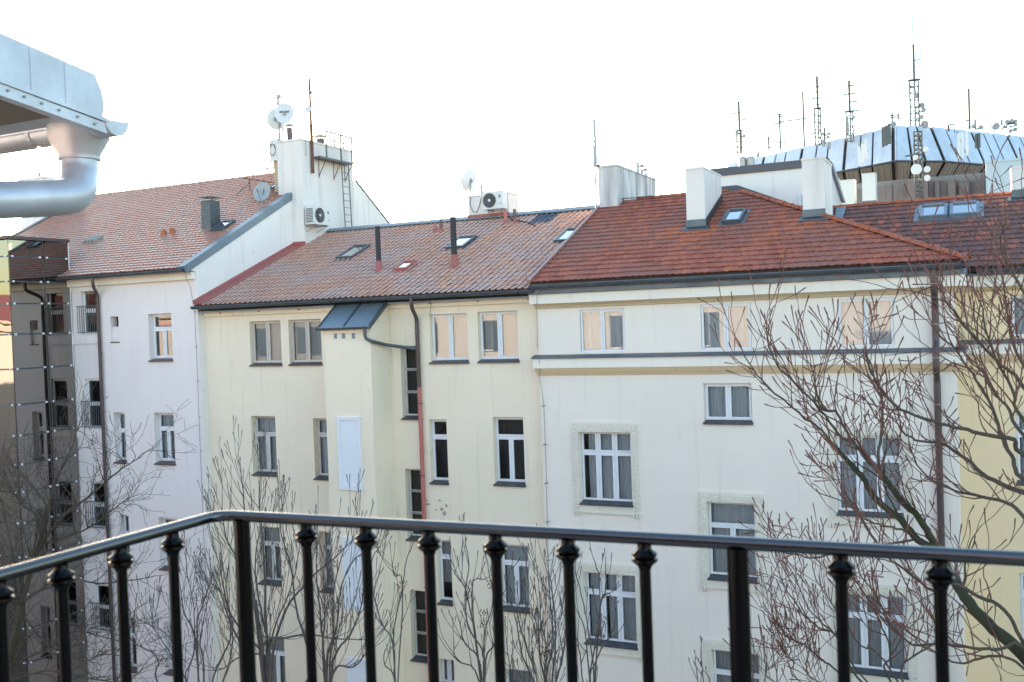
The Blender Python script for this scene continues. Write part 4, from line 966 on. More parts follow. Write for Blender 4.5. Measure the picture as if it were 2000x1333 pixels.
# chimneys
def chimney(par, rp, bl, br, topl, back, m='stack', fl=True, side=True, depth=None, name='chimney', flm='zinc'):
    u0, v0 = rp.px(*bl); yF = rp.P(u0, v0).y
    x0 = onY(*bl, yF)[0]; x1 = onY(*br, yF)[0]; zt = onY(*topl, yF)[2]
    yB = onX(back[0], back[1], x1)[1] if depth is None else yF + depth
    zb = rp.P(0, v0).z - .4
    nx = 6; b = MB()
    b.box(x0, x1, yF, yB, zb, zt - .03)
    # worn top course, slightly uneven
    vs = []; 
    b.prism([(x0 - .015, yF - .015, zt - .03), (x1 + .015, yF - .015, zt - .03), (x1 + .015, yB + .015, zt - .03), (x0 - .015, yB + .015, zt - .03)], (0, 0, .05))
    o = part(name, b, m, par)
    if fl:
        q = MB(); zf = rp.P(0, v0).z
        q.box(x0 - .02, x1 + .02, yF - .02, yF - .001, zf - .02, zf + .26)
        if side: q.prism([(x1 + .001, yF, zf + .02), (x1 + .001, yF, zf + .26), (x1 + .001, yB, zf + .26 + (yB - yF) * rp.t), (x1 + .001, yB, zf + (yB - yF) * rp.t)], (.02, 0, 0))
        q.prism([rp.P(x0 - .1, v0 - .18, .05), rp.P(x1 + .12, v0 - .18, .05), rp.P(x1 + .12, v0 + .03, .06), rp.P(x0 - .1, v0 + .03, .06)], (0, 0, .02))
        part('flashing', q, flm, o)
    return (x0, x1, yF, yB, zt), o
c1, _o = chimney(cr, RC, (1342, 450), (1378, 447), (1338, 331), (1408.5, 346))
c2, _o = chimney(cr, RC, (1569, 431), (1611, 428), (1566, 312), (1624, 326), side=False)
flue(cr, (c1[1] - .25, c1[2] + .6, c1[4]), .16, .025, 'galv', name='vent_pipe')
# big sooty party-wall chimney between yellow and cream
yF = RY.P(*RY.px(1172, 432)).y; x0 = onY(1170, 400, yF)[0]; x1 = onY(1206, 350, yF)[0]; zt = onY(1190, 324, yF)[2]; yB = onX(1280, 355, x1)[1]
m = MB(); m.box(x0, x1, yF, yB, 16.5, zt - .04); m.box(x0 - .02, x1 + .02, yF - .02, yB + .02, zt - .038, zt + .02); o = part('party_chimney', m, ['stack_dark'], cr)
for q, h, r_, cp in (((1246, 338), .46, .05, False), ((1254, 342), .30, .06, True), ((1261, 344), .22, .055, True)):
    p = onX(*q, x1 - .25); flue(o, (p[0], p[1], zt - .02), h, r_, 'galv', cap=cp)
mst = thing('antenna_mast', 'plain pale pole antenna strapped to the left corner of the big sooty chimney', 'antenna mast', (x0 - .1, yF, zt - 1.4))
m = MB(); m.tube([(x0 - .07, yF - .05, zt - 1.4), (x0 - .07, yF - .05, zt + .1)], .028, 8); part('bracket_pole', m, 'galv', mst)
m = MB(); m.tube([(x0 - .07, yF - .05, zt + .0), (x0 - .07, yF - .05, zt + .62)], .05, 8); part('sleeve', m, 'galv', mst)
m = MB(); m.tube([(x0 - .03, yF - .05, zt + .1), (x0 - .05, yF - .05, onY(1168, 234, yF)[2])], .042, 8); part('pole', m, 'galv', mst)
m = MB(); m.box(x0 - .12, x0 + .08, yF - .06, yF - .02, zt + .0, zt + .06); part('clamp', m, 'rust', mst)
t = thing('ridge_cable', 'black cable along the cream house ridge in front of the sooty chimney', 'cable', (x1, yF, 18.5))
m = MB(); m.tube([onY(x, y, Yr3 - .15) for x, y in ((1193, 408), (1198, 396), (1206, 390), (1217, 388), (1240, 387), (1275, 383))], .013, 5)
for x, y in ((1209, 389), (1217, 388), (1275, 383)): a = onY(x, y, Yr3 - .15); m.tube([a, (a[0], a[1], a[2] - .14)], .015, 4)
part('cable', m, 'black_pipe', t)
# white penthouse block behind the hip
yP2 = Yr3 + .35
a = onY(1405, 350, yP2); b_ = onY(1626, 318, yP2)
zpt = onY(1490, 336, yP2)[2]
ph = thing('penthouse', 'white rooftop block with dark coping and a louvred vent behind the red hipped roof', 'rooftop block', (a[0], yP2, 14))
xr_ = onY(1619, 345, yP2)[0]
m = MB(); m.prism([(a[0] - .3, yP2, 14), (xr_ + .30, yP2, 14), (xr_ + .30, yP2, zpt - 1.0), (xr_, yP2, zpt), (a[0] - .3, yP2, zpt)], (0, .35, 0)); part('wall', m, 'white_render', ph)
m = MB(); m.box(a[0] - .36, xr_ + .0, yP2 - .06, yP2 + .4, zpt + .002, zpt + .22); part('coping', m, 'coping', ph)
m = MB(); m.prism([(xr_ + .0, yP2 - .05, zpt + .1), (xr_ + .08, yP2 - .05, zpt + .1), (xr_ + .38, yP2 - .05, zpt - 1.02), (xr_ + .30, yP2 - .05, zpt - 1.02)], (0, .45, 0)); part('sloping_coping', m, 'coping', ph)
r = rect(yP2, (1559, 379), (1569, 407)); r = (r[0], r[0] + .34, r[2], r[3])
m = MB(); m.plate(r[0], r[1], r[2], r[3], yP2 - .03, yP2 - .001, [(r[0] + .07, r[1] - .03, r[2] + .05, r[3] - .05)]); vv = part('louvre', m, 'white_paint', ph)
m = MB(); m.box(r[0] + .07, r[1] - .03, yP2 - .008, yP2 - .002, r[2] + .05, r[3] - .05); part('opening', m, 'dark_gap', vv)
for k in range(8):
    z = r[2] + .07 + k * (r[3] - r[2] - .1) / 8; m = MB(); m.prism([(r[0] + .07, yP2 - .03, z), (r[0] + .07, yP2 - .01, z + .025), (r[0] + .07, yP2 - .01, z + .032), (r[0] + .07, yP2 - .03, z + .008)], (r[1] - r[0] - .1, 0, 0)); part('slat', m, 'white_paint', vv)
aa = onY(1408, 366, yP2 - .02); ab = onY(1440, 364, yP2 - .02); ac_ = onY(1626, 432, yP2 - .02)
m = MB(); m.prism([(aa[0] - .3, yP2 - .02, 17.8), (aa[0] - .3, yP2 - .02, ab[2] + .03), (ab[0], yP2 - .02, ab[2] + .03), (ac_[0], yP2 - .02, ac_[2] + .1), (ac_[0], yP2 - .02, 16.2)], (0, .018, 0)); part('flashing', m, 'coping', ph)

# ================================================================== RIGHT WING
RW = RoofPlane(YW - .25, 15.74, 24)
RW = RoofPlane(YW - .25, onY(1950, 521, YW - .25)[2], 24.5)
wg = thing('apartment_building', 'set-back yellow wing at the right edge with dark weathered tiles behind the bare tree', 'building', (4, YW, 0))
rw_ = lambda tl, br: rect(YW, tl, br)
Wa = rw_((1973, 577), (2060, 663)); Wa = (Wa[0], Wa[0] + 1.05, Wa[2] + .05, Wa[3])
Wb = rw_((1983, 806), (2080, 948)); Wb = (Wb[0], Wb[0] + 1.3, Wb[2], Wb[3])
Wc = (Wb[0], Wb[1], Wb[2] - 3.5, Wb[3] - 3.5)
wh = [Wa, Wb, Wc]
wh2 = wh + [(a + 3.4, b + 3.4, c, d) for a, b, c, d in wh]
m = MB(); m.plate(XCR + .002, XWR, 0, 15.4, YW, YW + .3, wh2); m.box(XWR - .3, XWR, YW + .3, 34, 0, 15.5); part('wall', m, 'yellow2', wg)
m = MB(); m.plate(XCR, XWR, 0, 16, 33.7, 34); part('rear_wall', m, 'yellow2', wg)
for i, r in enumerate(wh2): window(wg, YW, r, TWO if i % 3 == 0 else T3(), gm='glass_mirror' if i % 3 == 0 else 'glass', depth=.1, sill=None if i % 3 == 0 else 'sill', curt=((.05, .95),), mull=.1)
zw = onY(1940, 665, YW)[2]; zwb = onY(1940, 691, YW)[2]
bands(wg, XCR + .003, XWR, YW, (zw + .02, zwb), 'cream')
zf1 = onY(1940, 560, YW)[2]
band(wg, XCR + .25, XWR, YW, [(.001, zf1), (.22, zf1), (.22, zf1 + .24), (.001, zf1 + .24)], 'fascia', 'eaves_cornice')
band(wg, XCR + .003, XWR, YW, [(.001, zf1 - .001), (.20, zf1 - .001), (.08, zf1 - .08), (.001, zf1 - .1)], 'ochre', 'eaves_moulding')
band(wg, XCR + .25, XWR, YW, [(.001, zf1 + .36), (.24, zf1 + .28), (.25, zf1 + .245), (.001, zf1 + .242)], 'zinc_light', 'eaves_flashing')
gutter(wg, XCR + .45, XWR, YW - .38, RW.z - .06, .085)
# stepped brick-shaped flashing on the return of the cornice
q1 = [onX(1858, 687, XCR + .05)]
for k in range(4):
    m = MB(); yy0 = YC - .2 + k * .33
    m.prism([(XCR + .003, yy0, 14.11 + k * .004), (XCR + .23, yy0, 14.04 + k * .004), (XCR + .23, yy0 + .325, 14.04 + k * .004), (XCR + .003, yy0 + .325, 14.11 + k * .004)], (0, 0, .02)); part('return_flashing', m, 'zinc', cr)
m = MB(); m.box(XCR + .003, XCR + .2, YC + .0, YW - .205, 13.77, 14.03); part('cornice_return', m, 'fascia', cr)
m = MB(); m.box(XCR + .003, XCR + .22, YC + .0, YW - .225, 15.385, 15.62); part('cornice_return', m, 'fascia', cr)
vw = (RW.px(1660, 404)[1] + RW.px(1960, 385)[1]) / 2
lw = XCR - 5.2
rm = MB(); rm.add([RW.P(lw + 3, 0, -.0), RW.P(XWR, 0, 0), RW.P(XWR, vw, 0), RW.P(lw + 1.2, vw, 0), RW.P(lw + 3, 0, -.1), RW.P(XWR, 0, -.1), RW.P(XWR, vw, -.1), RW.P(lw + 1.2, vw, -.1)], [(0, 1, 2, 3), (7, 6, 5, 4), (1, 5, 6, 2), (0, 4, 5, 1)])
Yw_, Zw_ = RW.P(0, vw).y, RW.P(0, vw).z
rm.add([(lw + 1.2, Yw_, Zw_), (XWR, Yw_, Zw_), (XWR, 33.8, 15.8), (lw + 1.2, 33.8, 15.8)], [(0, 1, 2, 3)])
rwo = part('roof', rm, 'deck', wg)
# keep wing tiles right of the valley where the hip slope meets them
def win_in(u, v):
    p = RW.P(u, v)
    if v > vw - .03 or u > XWR: return False
    # height of the cream right hip slope at this point
    zh = RC.z + (hipb[0] - p.x) * RC.t
    return p.z > zh - .05 or u > hipb[0] + .05
lay(rwo, RW, win_in, beaver_mesh(), .165, .31, lambda u, v: 'beaver_dark' if math.sin(u * 3 + v * 5) * .5 + math.sin(u * 91 + v * 37) < .9 else 'beaver', None, vw, lw, XWR)
ridge_run(rwo, (lw + 1.6, Yw_, Zw_ + .02), (XWR, Yw_, Zw_ + .02), RT, .36)
# lay tiles on the hidden hip slope so that it also holds from the side
m = MB(); n_ = 0; hy0 = 22.4
for k in range(14):
    v0_ = k * .42; f = 1 - v0_ / 6.3
    x = hipb[0] - v0_ * math.cos(RC.a) + .1; z = RC.z + v0_ * math.sin(RC.a)
    ya, yb_ = D - .3 + v0_ * math.cos(RC.a), 33.8 - v0_ * math.cos(RC.a)
    m.prism([(x, ya, z), (x - .45 * math.cos(RC.a), ya + .4, z + .45 * math.sin(RC.a)), (x - .45 * math.cos(RC.a), yb_ - .4, z + .45 * math.sin(RC.a)), (x, yb_, z)], (0, 0, .03))
part('hip_slope_tiles', m, 'beaver', cro, kind='stuff')
for a, b_, c in (((1793, 433), (1850, 429), (1853, 406)), ((1855, 429), (1913, 424), (1909, 402))): roof_window(rwo, RW, a, b_, c, h=.13, fm='zinc_light')
chimney(wg, RW, (1977, 392), (2030, 388), (1973, 328), None, depth=1.2)
a = RW.P(*RW.px(1642, 440)); b_ = RW.P(*RW.px(1652, 410))
m = MB(); m.prism([RW.P(RW.px(1630, 440)[0], RW.px(1630, 440)[1], .07), RW.P(RW.px(1644, 440)[0], RW.px(1644, 440)[1], .07), RW.P(RW.px(1653, 410)[0], RW.px(1653, 410)[1], .07), RW.P(RW.px(1634, 412)[0], RW.px(1634, 412)[1], .07)], (0, 0, .02)); part('valley_flashing', m, 'zinc_light', rwo)

# ================================================================== GLASS LIFT SHAFT
GX = -26.6
gy = [onX(p[0], p[1], GX)[1] for p in ((21, 600), (89, 600))]
gy = [gy[0], gy[1], YP - .02]
zr_ = [onX((a[0] + b[0]) / 2, (a[1] + b[1]) / 2, GX)[2] for a, b in (((22.3, 500.6), (137.1, 506.3)), ((24.9, 549.9), (138.8, 552.5)), ((27, 593.4), (141, 593.4)), ((30, 653.5), (143.4, 650)), ((32.8, 721.3), (146.5, 713.8)), ((36, 791.2), (149.5, 779.3)), ((39, 851.3), (152.3, 835.6)), ((43, 906), (155, 890)), ((46, 962), (157.5, 937.7)))]
ztop = onX(75, 471, GX)[2]
zs_ = [ztop] + zr_
st_ = [zs_[-1] - k * s for k, s in ((1, .95), (2, 1.0), (3, 1.05), (4, 1.05), (5, 1.05), (6, 1.05), (7, 1.05), (8, 1.03))]
zs_ += [z for z in st_ if z > .4] + [.1]
lift = thing('lift_shaft', 'bronze glass lift shaft with flat dark cap standing against the pink house at far left', 'lift shaft', (GX - 1.2, gy[0] + 1, 0))
gx0 = GX - 2.3
cols = [('x', gy[0], gy[1]), ('x', gy[1], gy[2]), ('y', gx0 + 1.15, GX), ('y', gx0, gx0 + 1.15)]
fixm = MB(); fixm.lathe([(0, .03), (.035, .03), (.04, .02), (.04, .0)], 10); fix_me = {'x': None, 'y': None}
fa = MB(); fa.lathe([(0, .03), (.026, .028), (.034, .015), (.034, -.04)], 10, Matrix.Rotation(rad(90), 4, 'Y')); fix_me['x'] = fa.mesh('fixing', 'white_paint', True)
fa = MB(); fa.lathe([(0, .03), (.026, .028), (.034, .015), (.034, -.04)], 10, Matrix.Rotation(rad(90), 4, 'X')); fix_me['y'] = fa.mesh('fixing', 'white_paint', True)
for kind, a, b_ in cols:
    for i in range(len(zs_) - 1):
        z1, z0 = zs_[i] - .024, zs_[i + 1] + .024
        m = MB()
        if kind == 'x': m.box(GX - .016, GX, a + .02, b_ - .02, z0, z1)
        else: m.box(a + .02, b_ - .02, gy[0] - .0, gy[0] + .016, z0, z1)
        gpn = part('glass_panel', m, 'bronze_glass', lift)
        for s in (a + .13, b_ - .13):
            if zs_[i + 1] < 5: continue
            if kind == 'x': inst('fixing', fix_me['x'], gpn, (GX + .004, s, zs_[i + 1]))
            else: inst('fixing', fix_me['y'], gpn, (s, gy[0] - .004, zs_[i + 1]))
fr = MB()
for z in zs_[1:-1]: fr.box(GX - .06, GX - .018, gy[0] + .06, gy[2] - .01, z - .035, z + .035); fr.box(gx0, GX - .06, gy[0] + .018, gy[0] + .06, z - .035, z + .035)
fr.box(GX - .07, GX - .018, gy[0] + .018, gy[0] + .07, 0, ztop); fr.box(GX - .07, GX - .018, gy[1] - .02, gy[1] + .02, 0, ztop); fr.box(GX - .07, GX - .018, gy[2] - .05, gy[2], 0, ztop); fr.box(gx0 + 1.13, gx0 + 1.17, gy[0] + .018, gy[0] + .06, 0, ztop)
part('steel_frame', fr, 'gutter', lift)
m = MB(); m.box(gx0 + .3, GX - .4, gy[0] + .35, gy[2] - .1, .1, ztop - .05); part('lift_core', m, 'dark_gap', lift)
m = MB(); m.box(gx0 - .2, GX + .10, gy[0] - .12, gy[2] - .05, ztop + .0, ztop + .10); part('cap', m, 'brown_metal', lift)
m = MB(); m.box(GX + .001, GX + .012, gy[2] - .05, gy[2] - .02, 14, ztop); part('edge_trim', m, 'white_paint', lift)

# ================================================================== BACKGROUND BLOCK WITH SLANTED PANELS
zE = onY(1751, 313, 140)[2]
E = [onZ(1380, 389, zE), onZ(1751, 313, zE), onZ(1843, 314, zE), onZ(2080, 333, zE)]
E[0] = E[1] + (onZ(1629, 336.5, zE) - E[1]) * 3.3
E[3] = E[2] + (onZ(1929, 321, zE) - E[2]) * 4.5
bk = thing('office_block', 'large concrete block far behind the roofs with rows of slanted silver panels', 'building', (E[1][0], E[1][1], 0))
cen = (E[0] + E[3]) / 2 + np.array([0, 60, 0])
def inw(a, b):
    d = b - a; n = np.array([-d[1], d[0], 0]); n /= np.linalg.norm(n)
    return n if n.dot(cen - a) > 0 else -n
zT = zE + 5.0; zL = zE - 2.3
def ring(off, z):                                    # corner points of the plan, inset by off
    segs = [(E[i], E[i + 1], inw(E[i], E[i + 1])) for i in range(3)]
    P = [segs[0][0] + segs[0][2] * off]
    for i in (0, 1):
        a, b, n = segs[i]; c, d, k = segs[i + 1]
        p0 = b + n * off; d0 = b - a; q0 = c + k * off; d1 = d - c
        t = ((q0[0] - p0[0]) * d1[1] - (q0[1] - p0[1]) * d1[0]) / (d0[0] * d1[1] - d0[1] * d1[0]); P.append(p0 + d0 * t)
    P.append(segs[2][1] + segs[2][2] * off)
    return [np.array([p[0], p[1], z]) for p in P]
R0, R1, R2 = ring(0, zE), ring(2.2, zT), ring(1.9, zL)
core = MB()
a_, b2 = ring(.35, zE), ring(2.5, zT - .1)
c_ = ring(2.3, zL)
for i in range(3): core.quad(a_[i], a_[i + 1], b2[i + 1], b2[i]); core.quad(c_[i], c_[i + 1], a_[i + 1], a_[i])
core.poly([*b2, tuple(b2[3] + np.array([0, 60, 0])), tuple(b2[0] + np.array([0, 60, 0]))])
part('core', core, 'dark_gap', bk)
def slab(a, b, c, d, th, m, nm, ribs=0):
    A_, B_, C2, D2 = map(Vector, (a, b, c, d)); n = (B_ - A_).cross(D2 - A_).normalized()
    mb = MB(); mb.prism([A_, B_, C2, D2], -n * th if (-n).dot(Vector(CAM) - A_) < 0 else n * th)
    if ribs:
        nn = n if n.dot(Vector(CAM) - A_) > 0 else -n
        for k in range(ribs):
            f = (k + .5) / ribs; f2 = f + .25 / ribs
            p = [A_.lerp(B_, f), A_.lerp(B_, f2), D2.lerp(C2, f2), D2.lerp(C2, f)]
            mb.prism([q + nn * .0 for q in p], nn * .07)
    return part(nm, mb, m, bk)
for i in range(3):
    L = np.linalg.norm(R0[i + 1] - R0[i])
    if i == 1:
        cuts = [(.0, .34), (.40, .62)]; cuts = [(.02, .30), (.36, .58), (.64, .98)]
    else:
        cuts = []; t = .6 / L; pat = [2.6, 2.0, 2.9, 2.3, 1.9, 3.0]; k = 0
        while t < 1:
            w_ = pat[k % 6] / L; cuts.append((t, min(t + w_, .999))); t += w_ + (.6 if k % 3 == 2 else .32) / L; k += 1
    for k, (s, t) in enumerate(cuts):
        lp = lambda P, f: P[i] + (P[i + 1] - P[i]) * f
        
        slab(lp(R0, s), lp(R0, t), lp(R1, s), lp(R1, s), .1, 'silver', 'facade_panel') if False else None
        a, b, c, d = lp(R0, s), lp(R0, t), lp(R1, t), lp(R1, s)
        slab(a, b, c, d, .15, 'silver', 'facade_panel', 0)
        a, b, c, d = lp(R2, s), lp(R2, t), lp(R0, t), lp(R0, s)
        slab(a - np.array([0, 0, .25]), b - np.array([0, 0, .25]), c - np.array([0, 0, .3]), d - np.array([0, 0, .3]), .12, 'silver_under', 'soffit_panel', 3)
    e = MB(); a, b = ring(-.1, zE - .12)[i], ring(-.1, zE - .12)[i + 1]; e.tube([a, b], .12, 6); part('edge_beam', e, 'gutter', bk)
# brown corrugated parapet in front, irregular boxes
zp = onY(1774, 352, 128)[2]
bx_px = [(1612, 1655, 0), (1655, 1668, 1), (1668, 1712, 0), (1712, 1742, 0), (1742, 1772, 1.2), (1772, 1812, 0), (1812, 1826, 1), (1826, 1834, 0), (1834, 1851, 1), (1851, 1866, 0), (1866, 1873, 1), (1873, 1893, 0), (1893, 1938, .8), (1938, 1966, 0), (1966, 1985, 1), (1985, 2060, 0)]
for a, b, k in bx_px:
    y = 128 + k * 1.4 + (1774 - a) * .045 if a < 1774 else 128 + k * 1.4 + (a - 1774) * .03
    ztp = onY((a + b) / 2, {True: 363 + (1712 - a) * .14, False: 352 + abs(a - 1800) * .012}[a < 1742], y)[2]
    p, q = onY(a, 360, y)[0], onY(b, 360, y)[0]
    m = MB(); m.box(p, q, y, y + 6, 0, ztp)
    n_ = max(2, int((q - p) / .35))
    for j in range(n_): xx = p + (q - p) * (j + .3) / n_; m.box(xx, xx + (q - p) / n_ * .4, y - .07, y - .001, 0, ztp - .05)
    m.box(p, q, y - .12, y - .071, ztp - .12, ztp + .02)
    part('parapet_box', m, 'brown_clad', bk)
m = MB(); y = 133; p, q = onY(1650, 340, y)[0], onY(2040, 340, y)[0]; m.box(p, q, y, y + 3, 0, onY(1800, 348, y)[2]); part('plinth', m, 'silver_under', bk)
for tl, br, nm in (((1683, 341), (1710, 366), 0), ((1641, 354), (1669, 373), 0), ((1620, 352), (1638, 376), 0)):
    r = rect(122, tl, br); m = MB(); m.box(r[0], r[1], 122, 124, r[2] - 1.5, r[3]); m.box(r[0] - .04, r[1] + .04, 121.95, 124.05, r[3] + .001, r[3] + .08); part('white_plant_box', m, 'ac_white', bk)
r = rect(125, (1925, 316), (2040, 352)); m = MB(); m.box(r[0], r[1], 125, 133, r[2] - 1, r[3]); m.box(r[0] - .1, r[1], 124.9, 125 - .002, r[3] - .2, r[3] + .05); m.box(r[0] + 1.2, r[0] + 2.6, 124.95, 124.999, r[2], r[3] - .7); part('blue_plant_room', m, 'blue_box', bk)
# masts ------------------------------------------------------------
def lattice(mb, x, y, z0, z1, w, n=10):
    for dx_, dy in ((-w, -w), (w, -w), (0, w)): mb.tube([(x + dx_, y + dy, z0), (x + dx_, y + dy, z1)], .11, 4)
    for k in range(n + 1):
        z = z0 + (z1 - z0) * k / n
        mb.tube([(x - w, y - w, z), (x + w, y - w, z)], .075, 3)
        if k < n: mb.tube([(x - w, y - w, z), (x + w, y - w, z0 + (z1 - z0) * (k + 1) / n)], .06, 3)
def mastpx(label, pxb, pxt, ybase, ytip, ylat=None, bars=(), dishes=(), thick=.19, yd=146, w=.45, whip=None, panels=()):
    b = onY(pxb, ybase, yd); tpt = onY(pxt, ytip, yd); z0 = zT - 1.0; x = b[0]
    t = thing('antenna_mast', label, 'antenna mast', (x, yd, z0), 'antenna masts on the far office block')
    m = MB(); zl = onY(pxt, ylat, yd)[2] if ylat else z0
    if ylat: lattice(m, x, yd, z0, zl, w, max(4, int((zl - z0) / .9))); m.box(x - w * 1.4, x + w * 1.4, yd - w, yd + w, zl, zl + .1)
    m.tube([(x, yd, zl), (x, yd, tpt[2])], thick, 5)
    if whip: m.tube([(x, yd, tpt[2]), (x, yd, onY(pxt, whip, yd)[2])], .06, 3)
    part('mast', m, 'mast', t)
    if bars:
        for py_, l, r, upl, upr in bars:
            m = MB()
            z = onY(pxt, py_, yd)[2]; k = yd / FPX * 1.1
            m.tube([(x - l * k, yd, z), (x + r * k, yd, z)], .10, 3)
            if upl: m.tube([(x - l * k, yd, z), (x - l * k, yd, z + upl * k)], .06, 3)
            if upr: m.tube([(x + r * k, yd, z), (x + r * k, yd, z + upr * k)], .06, 3)
            part('crossbar', m, 'mast', t)
    for dpx_, dpy, rr in dishes:
        c = onY(dpx_, dpy, yd - .5); m = MB(); T = Matrix.Translation((c[0], c[1], c[2])) @ Matrix.Rotation(U(-.8, .8), 4, 'Z') @ Matrix.Rotation(rad(90), 4, 'X')
        rr *= .85; m.lathe([(0, .0), (rr, .05), (rr, -.25), (0, -.4)], 14, T); m.tube([(c[0], c[1] + .4, c[2]), (x, yd, c[2] - .15)], .11, 4); part('dish', m, 'dish_backlit', t, smooth=True)
    for ppx, ppy, hh in panels:
        c = onY(ppx, ppy, yd - .5); m = MB(); m.box(c[0] - .16, c[0] + .16, c[1] - .1, c[1] + .1, c[2] - hh / 2, c[2] + hh / 2); m.tube([(c[0], c[1] + .1, c[2]), (x, yd, c[2])], .04, 4); part('panel', m, 'dish_backlit', t)
    return t
mastpx('leftmost lattice mast with side arms and two small drums on the far block', 1446, 1443, 320, 199, 256, bars=((221, 13, 3, 20, 0), (235, 0, 14, 0, 6)), dishes=((1439, 260, .32), (1453, 266, .26)), whip=175, w=.35)
mastpx('short grille antenna mast with a long horizontal boom on the far block', 1525, 1523, 320, 222, None, bars=((238, 3, 46, 0, 0), (278, 4, 9, 0, 6), (224, 10, 10, 8, 12), (241, 10, 8, -6, 0), (228, 10, 12, 0, 0)), thick=.15)
mastpx('thin bare whip pole right of the grille antenna', 1571, 1568, 300, 180, None, thick=.15)
mastpx('slender lattice mast with stub rungs and long whip above the silver panels', 1599, 1594, 285, 150, 213, bars=((170, 6, 4, 3, 2), (180, 3, 3, 0, 0), (192, 9, 3, 0, 0), (205, 3, 3, 0, 0), (260, 12, 0, 4, 0)), whip=95, w=.4)
mastpx('lattice mast with forked arms right of the whip mast', 1661, 1657.5, 275, 158, 219, bars=((184, 9, 13, 4, 3), (218, 10, 16, 8, 26), (200, 0, 14, 0, 8), (168, 4, 14, 3, 6)), dishes=((1668, 229, .22), (1654, 263, .3)), panels=((1655, 236, 1.2), (1656, 252, 1.2)), w=.45)
mastpx('tallest lattice mast with three drums on its right side', 1788, 1780.5, 262, 88, 158, bars=((119, 0, 11, 0, 14), (128, 0, 2, 0, 0)), dishes=((1800, 206, .42), (1804, 215, .42), (1800, 229, .36), (1805, 243, .62), (1778, 170, .2)), panels=((1787, 180, .5), (1790, 188, .6)), whip=30, w=.55)
mastpx('plain thin pole right of the tallest mast', 1894, 1893.5, 270, 173, None, bars=((235, 5, 0, 4, 0),), thick=.17)
mastpx('short frame mast with small upright panels left of the tallest mast', 1743, 1743, 265, 220, None, bars=((226, 6, 12, 0, 0), (230, 6, 12, 0, 0)), dishes=((1744, 243, .45),), panels=((1755, 228, .9),), thick=.14)
mastpx('short pole bristling with white drums near the right edge', 1970, 1970, 270, 236, None, bars=((243, 3, 12, 0, 0),), dishes=((1968, 238, .3), (1976, 236, .3), (1984, 237, .28), (1984, 244, .28), (1982, 253, .3), (1974, 256, .3)), thick=.17)
mastpx('stub mast carrying one big white dish near the right edge', 1938, 1938, 268, 246, None, dishes=((1946, 247, .55),), thick=.15)
mastpx('stub mast with one small drum beside the big white dish', 1957, 1957, 268, 234, None, dishes=((1962, 248, .3),), thick=.15)
mastpx('low cluster of white panels and two drums right of the plain thin pole', 1905, 1905, 270, 240, None, dishes=((1916, 249, .36), (1900, 247, .3)), panels=((1905, 240, .9),), thick=.15)
mastpx('short pole with paired small dishes over the silver panels', 1611, 1611, 290, 250, None, dishes=((1606, 262, .26), (1619, 261, .26), (1617, 268, .26)), panels=((1608, 280, 1), (1620, 284, 1)), thick=.15)
mastpx('short thin mast with one stub arm left of the grille antenna', 1502, 1502, 310, 268, None, bars=((268, 0, 5, 0, 0), (289, 0, 5, 0, 0)), thick=.14)
mastpx('short square frame standing on the roof edge right of the tallest mast', 1853, 1853, 262, 244, None, bars=((244, 0, 9, 0, -14),), thick=.14)
mastpx('tilted small drum mast between chimney and grille antenna', 1483, 1483, 318, 302, None, dishes=((1480, 304, .3),), thick=.14)
# lattice mast standing in front of the panels
b = onY(1795, 352, 126)
t = thing('antenna_mast', 'lattice mast in front of the silver panels with three white drums near its foot', 'antenna mast', (b[0], 126, b[2]), 'antenna masts on the far office block')
m = MB(); zt_ = onY(1795, 258, 126)[2]; lattice(m, b[0], 126, b[2] - 3, zt_, .42, 16); part('mast', m, 'mast', t)
for x, y, r_ in ((1790, 331, .62), (1811, 331, .36), (1811, 348, .36), (1788, 308, .3), (1808, 292, .34)):
    c = onY(x, y, 125.4); m = MB(); T = Matrix.Translation(tuple(c)) @ Matrix.Rotation(rad(90), 4, 'X') @ Matrix.Rotation(0, 4, 'Z'); m.lathe([(0, .15), (r_, .1), (r_, -.25), (0, -.3)], 16, T); m.tube([(c[0], c[1] + .2, c[2]), (b[0], 126, c[2])], .09, 4); part('dish', m, 'dish_white', t, smooth=True)
m = MB(); c = onY(1768, 306, 126); m.tube([c, (b[0], 126, c[2] + .25)], .09, 4); m.tube([onY(1768, 306, 126), onY(1790, 302, 126)], .09, 4); part('side_arm', m, 'mast', t)
for ppx, ppy in ((1873, 287), (1880, 285), (1888, 281), (1908, 277), (1915, 275), (1727, 262), (1732, 270), (1681, 300)):
    pass
def panel_group(label, pts, hh=3.2, yd=137.5, m_='dish_white', group='panel antennas on the silver facade'):
    c0 = onY(*pts[0], yd); t = thing('panel_antenna', label, 'antenna', tuple(c0), group)
    for q in pts:
        c = onY(*q, yd); m = MB(); m.box(c[0] - .18, c[0] + .18, yd - .1, yd + .1, c[2] - hh / 2, c[2] + hh / 2); m.tube([(c[0], yd + .1, c[2]), (c[0], yd + 3, c[2])], .09, 4); part('panel', m, m_, t)
panel_group('group of tall white panel antennas on the silver panels right of the tallest mast', [(1873, 286), (1880, 284), (1888.5, 280)])
panel_group('pair of shorter antennas fixed to the silver panels at right', [(1907, 276), (1912, 275)], 1.8, m_='mast')
panel_group('dark bracket antennas fixed to the silver panels left of the corner', [(1725, 268), (1731, 265), (1737, 262)], 2.6, m_='mast')
panel_group('tall white antenna strips between the panels above the far chimney', [(1685, 300), (1691, 292), (1678, 306)], 2.6)
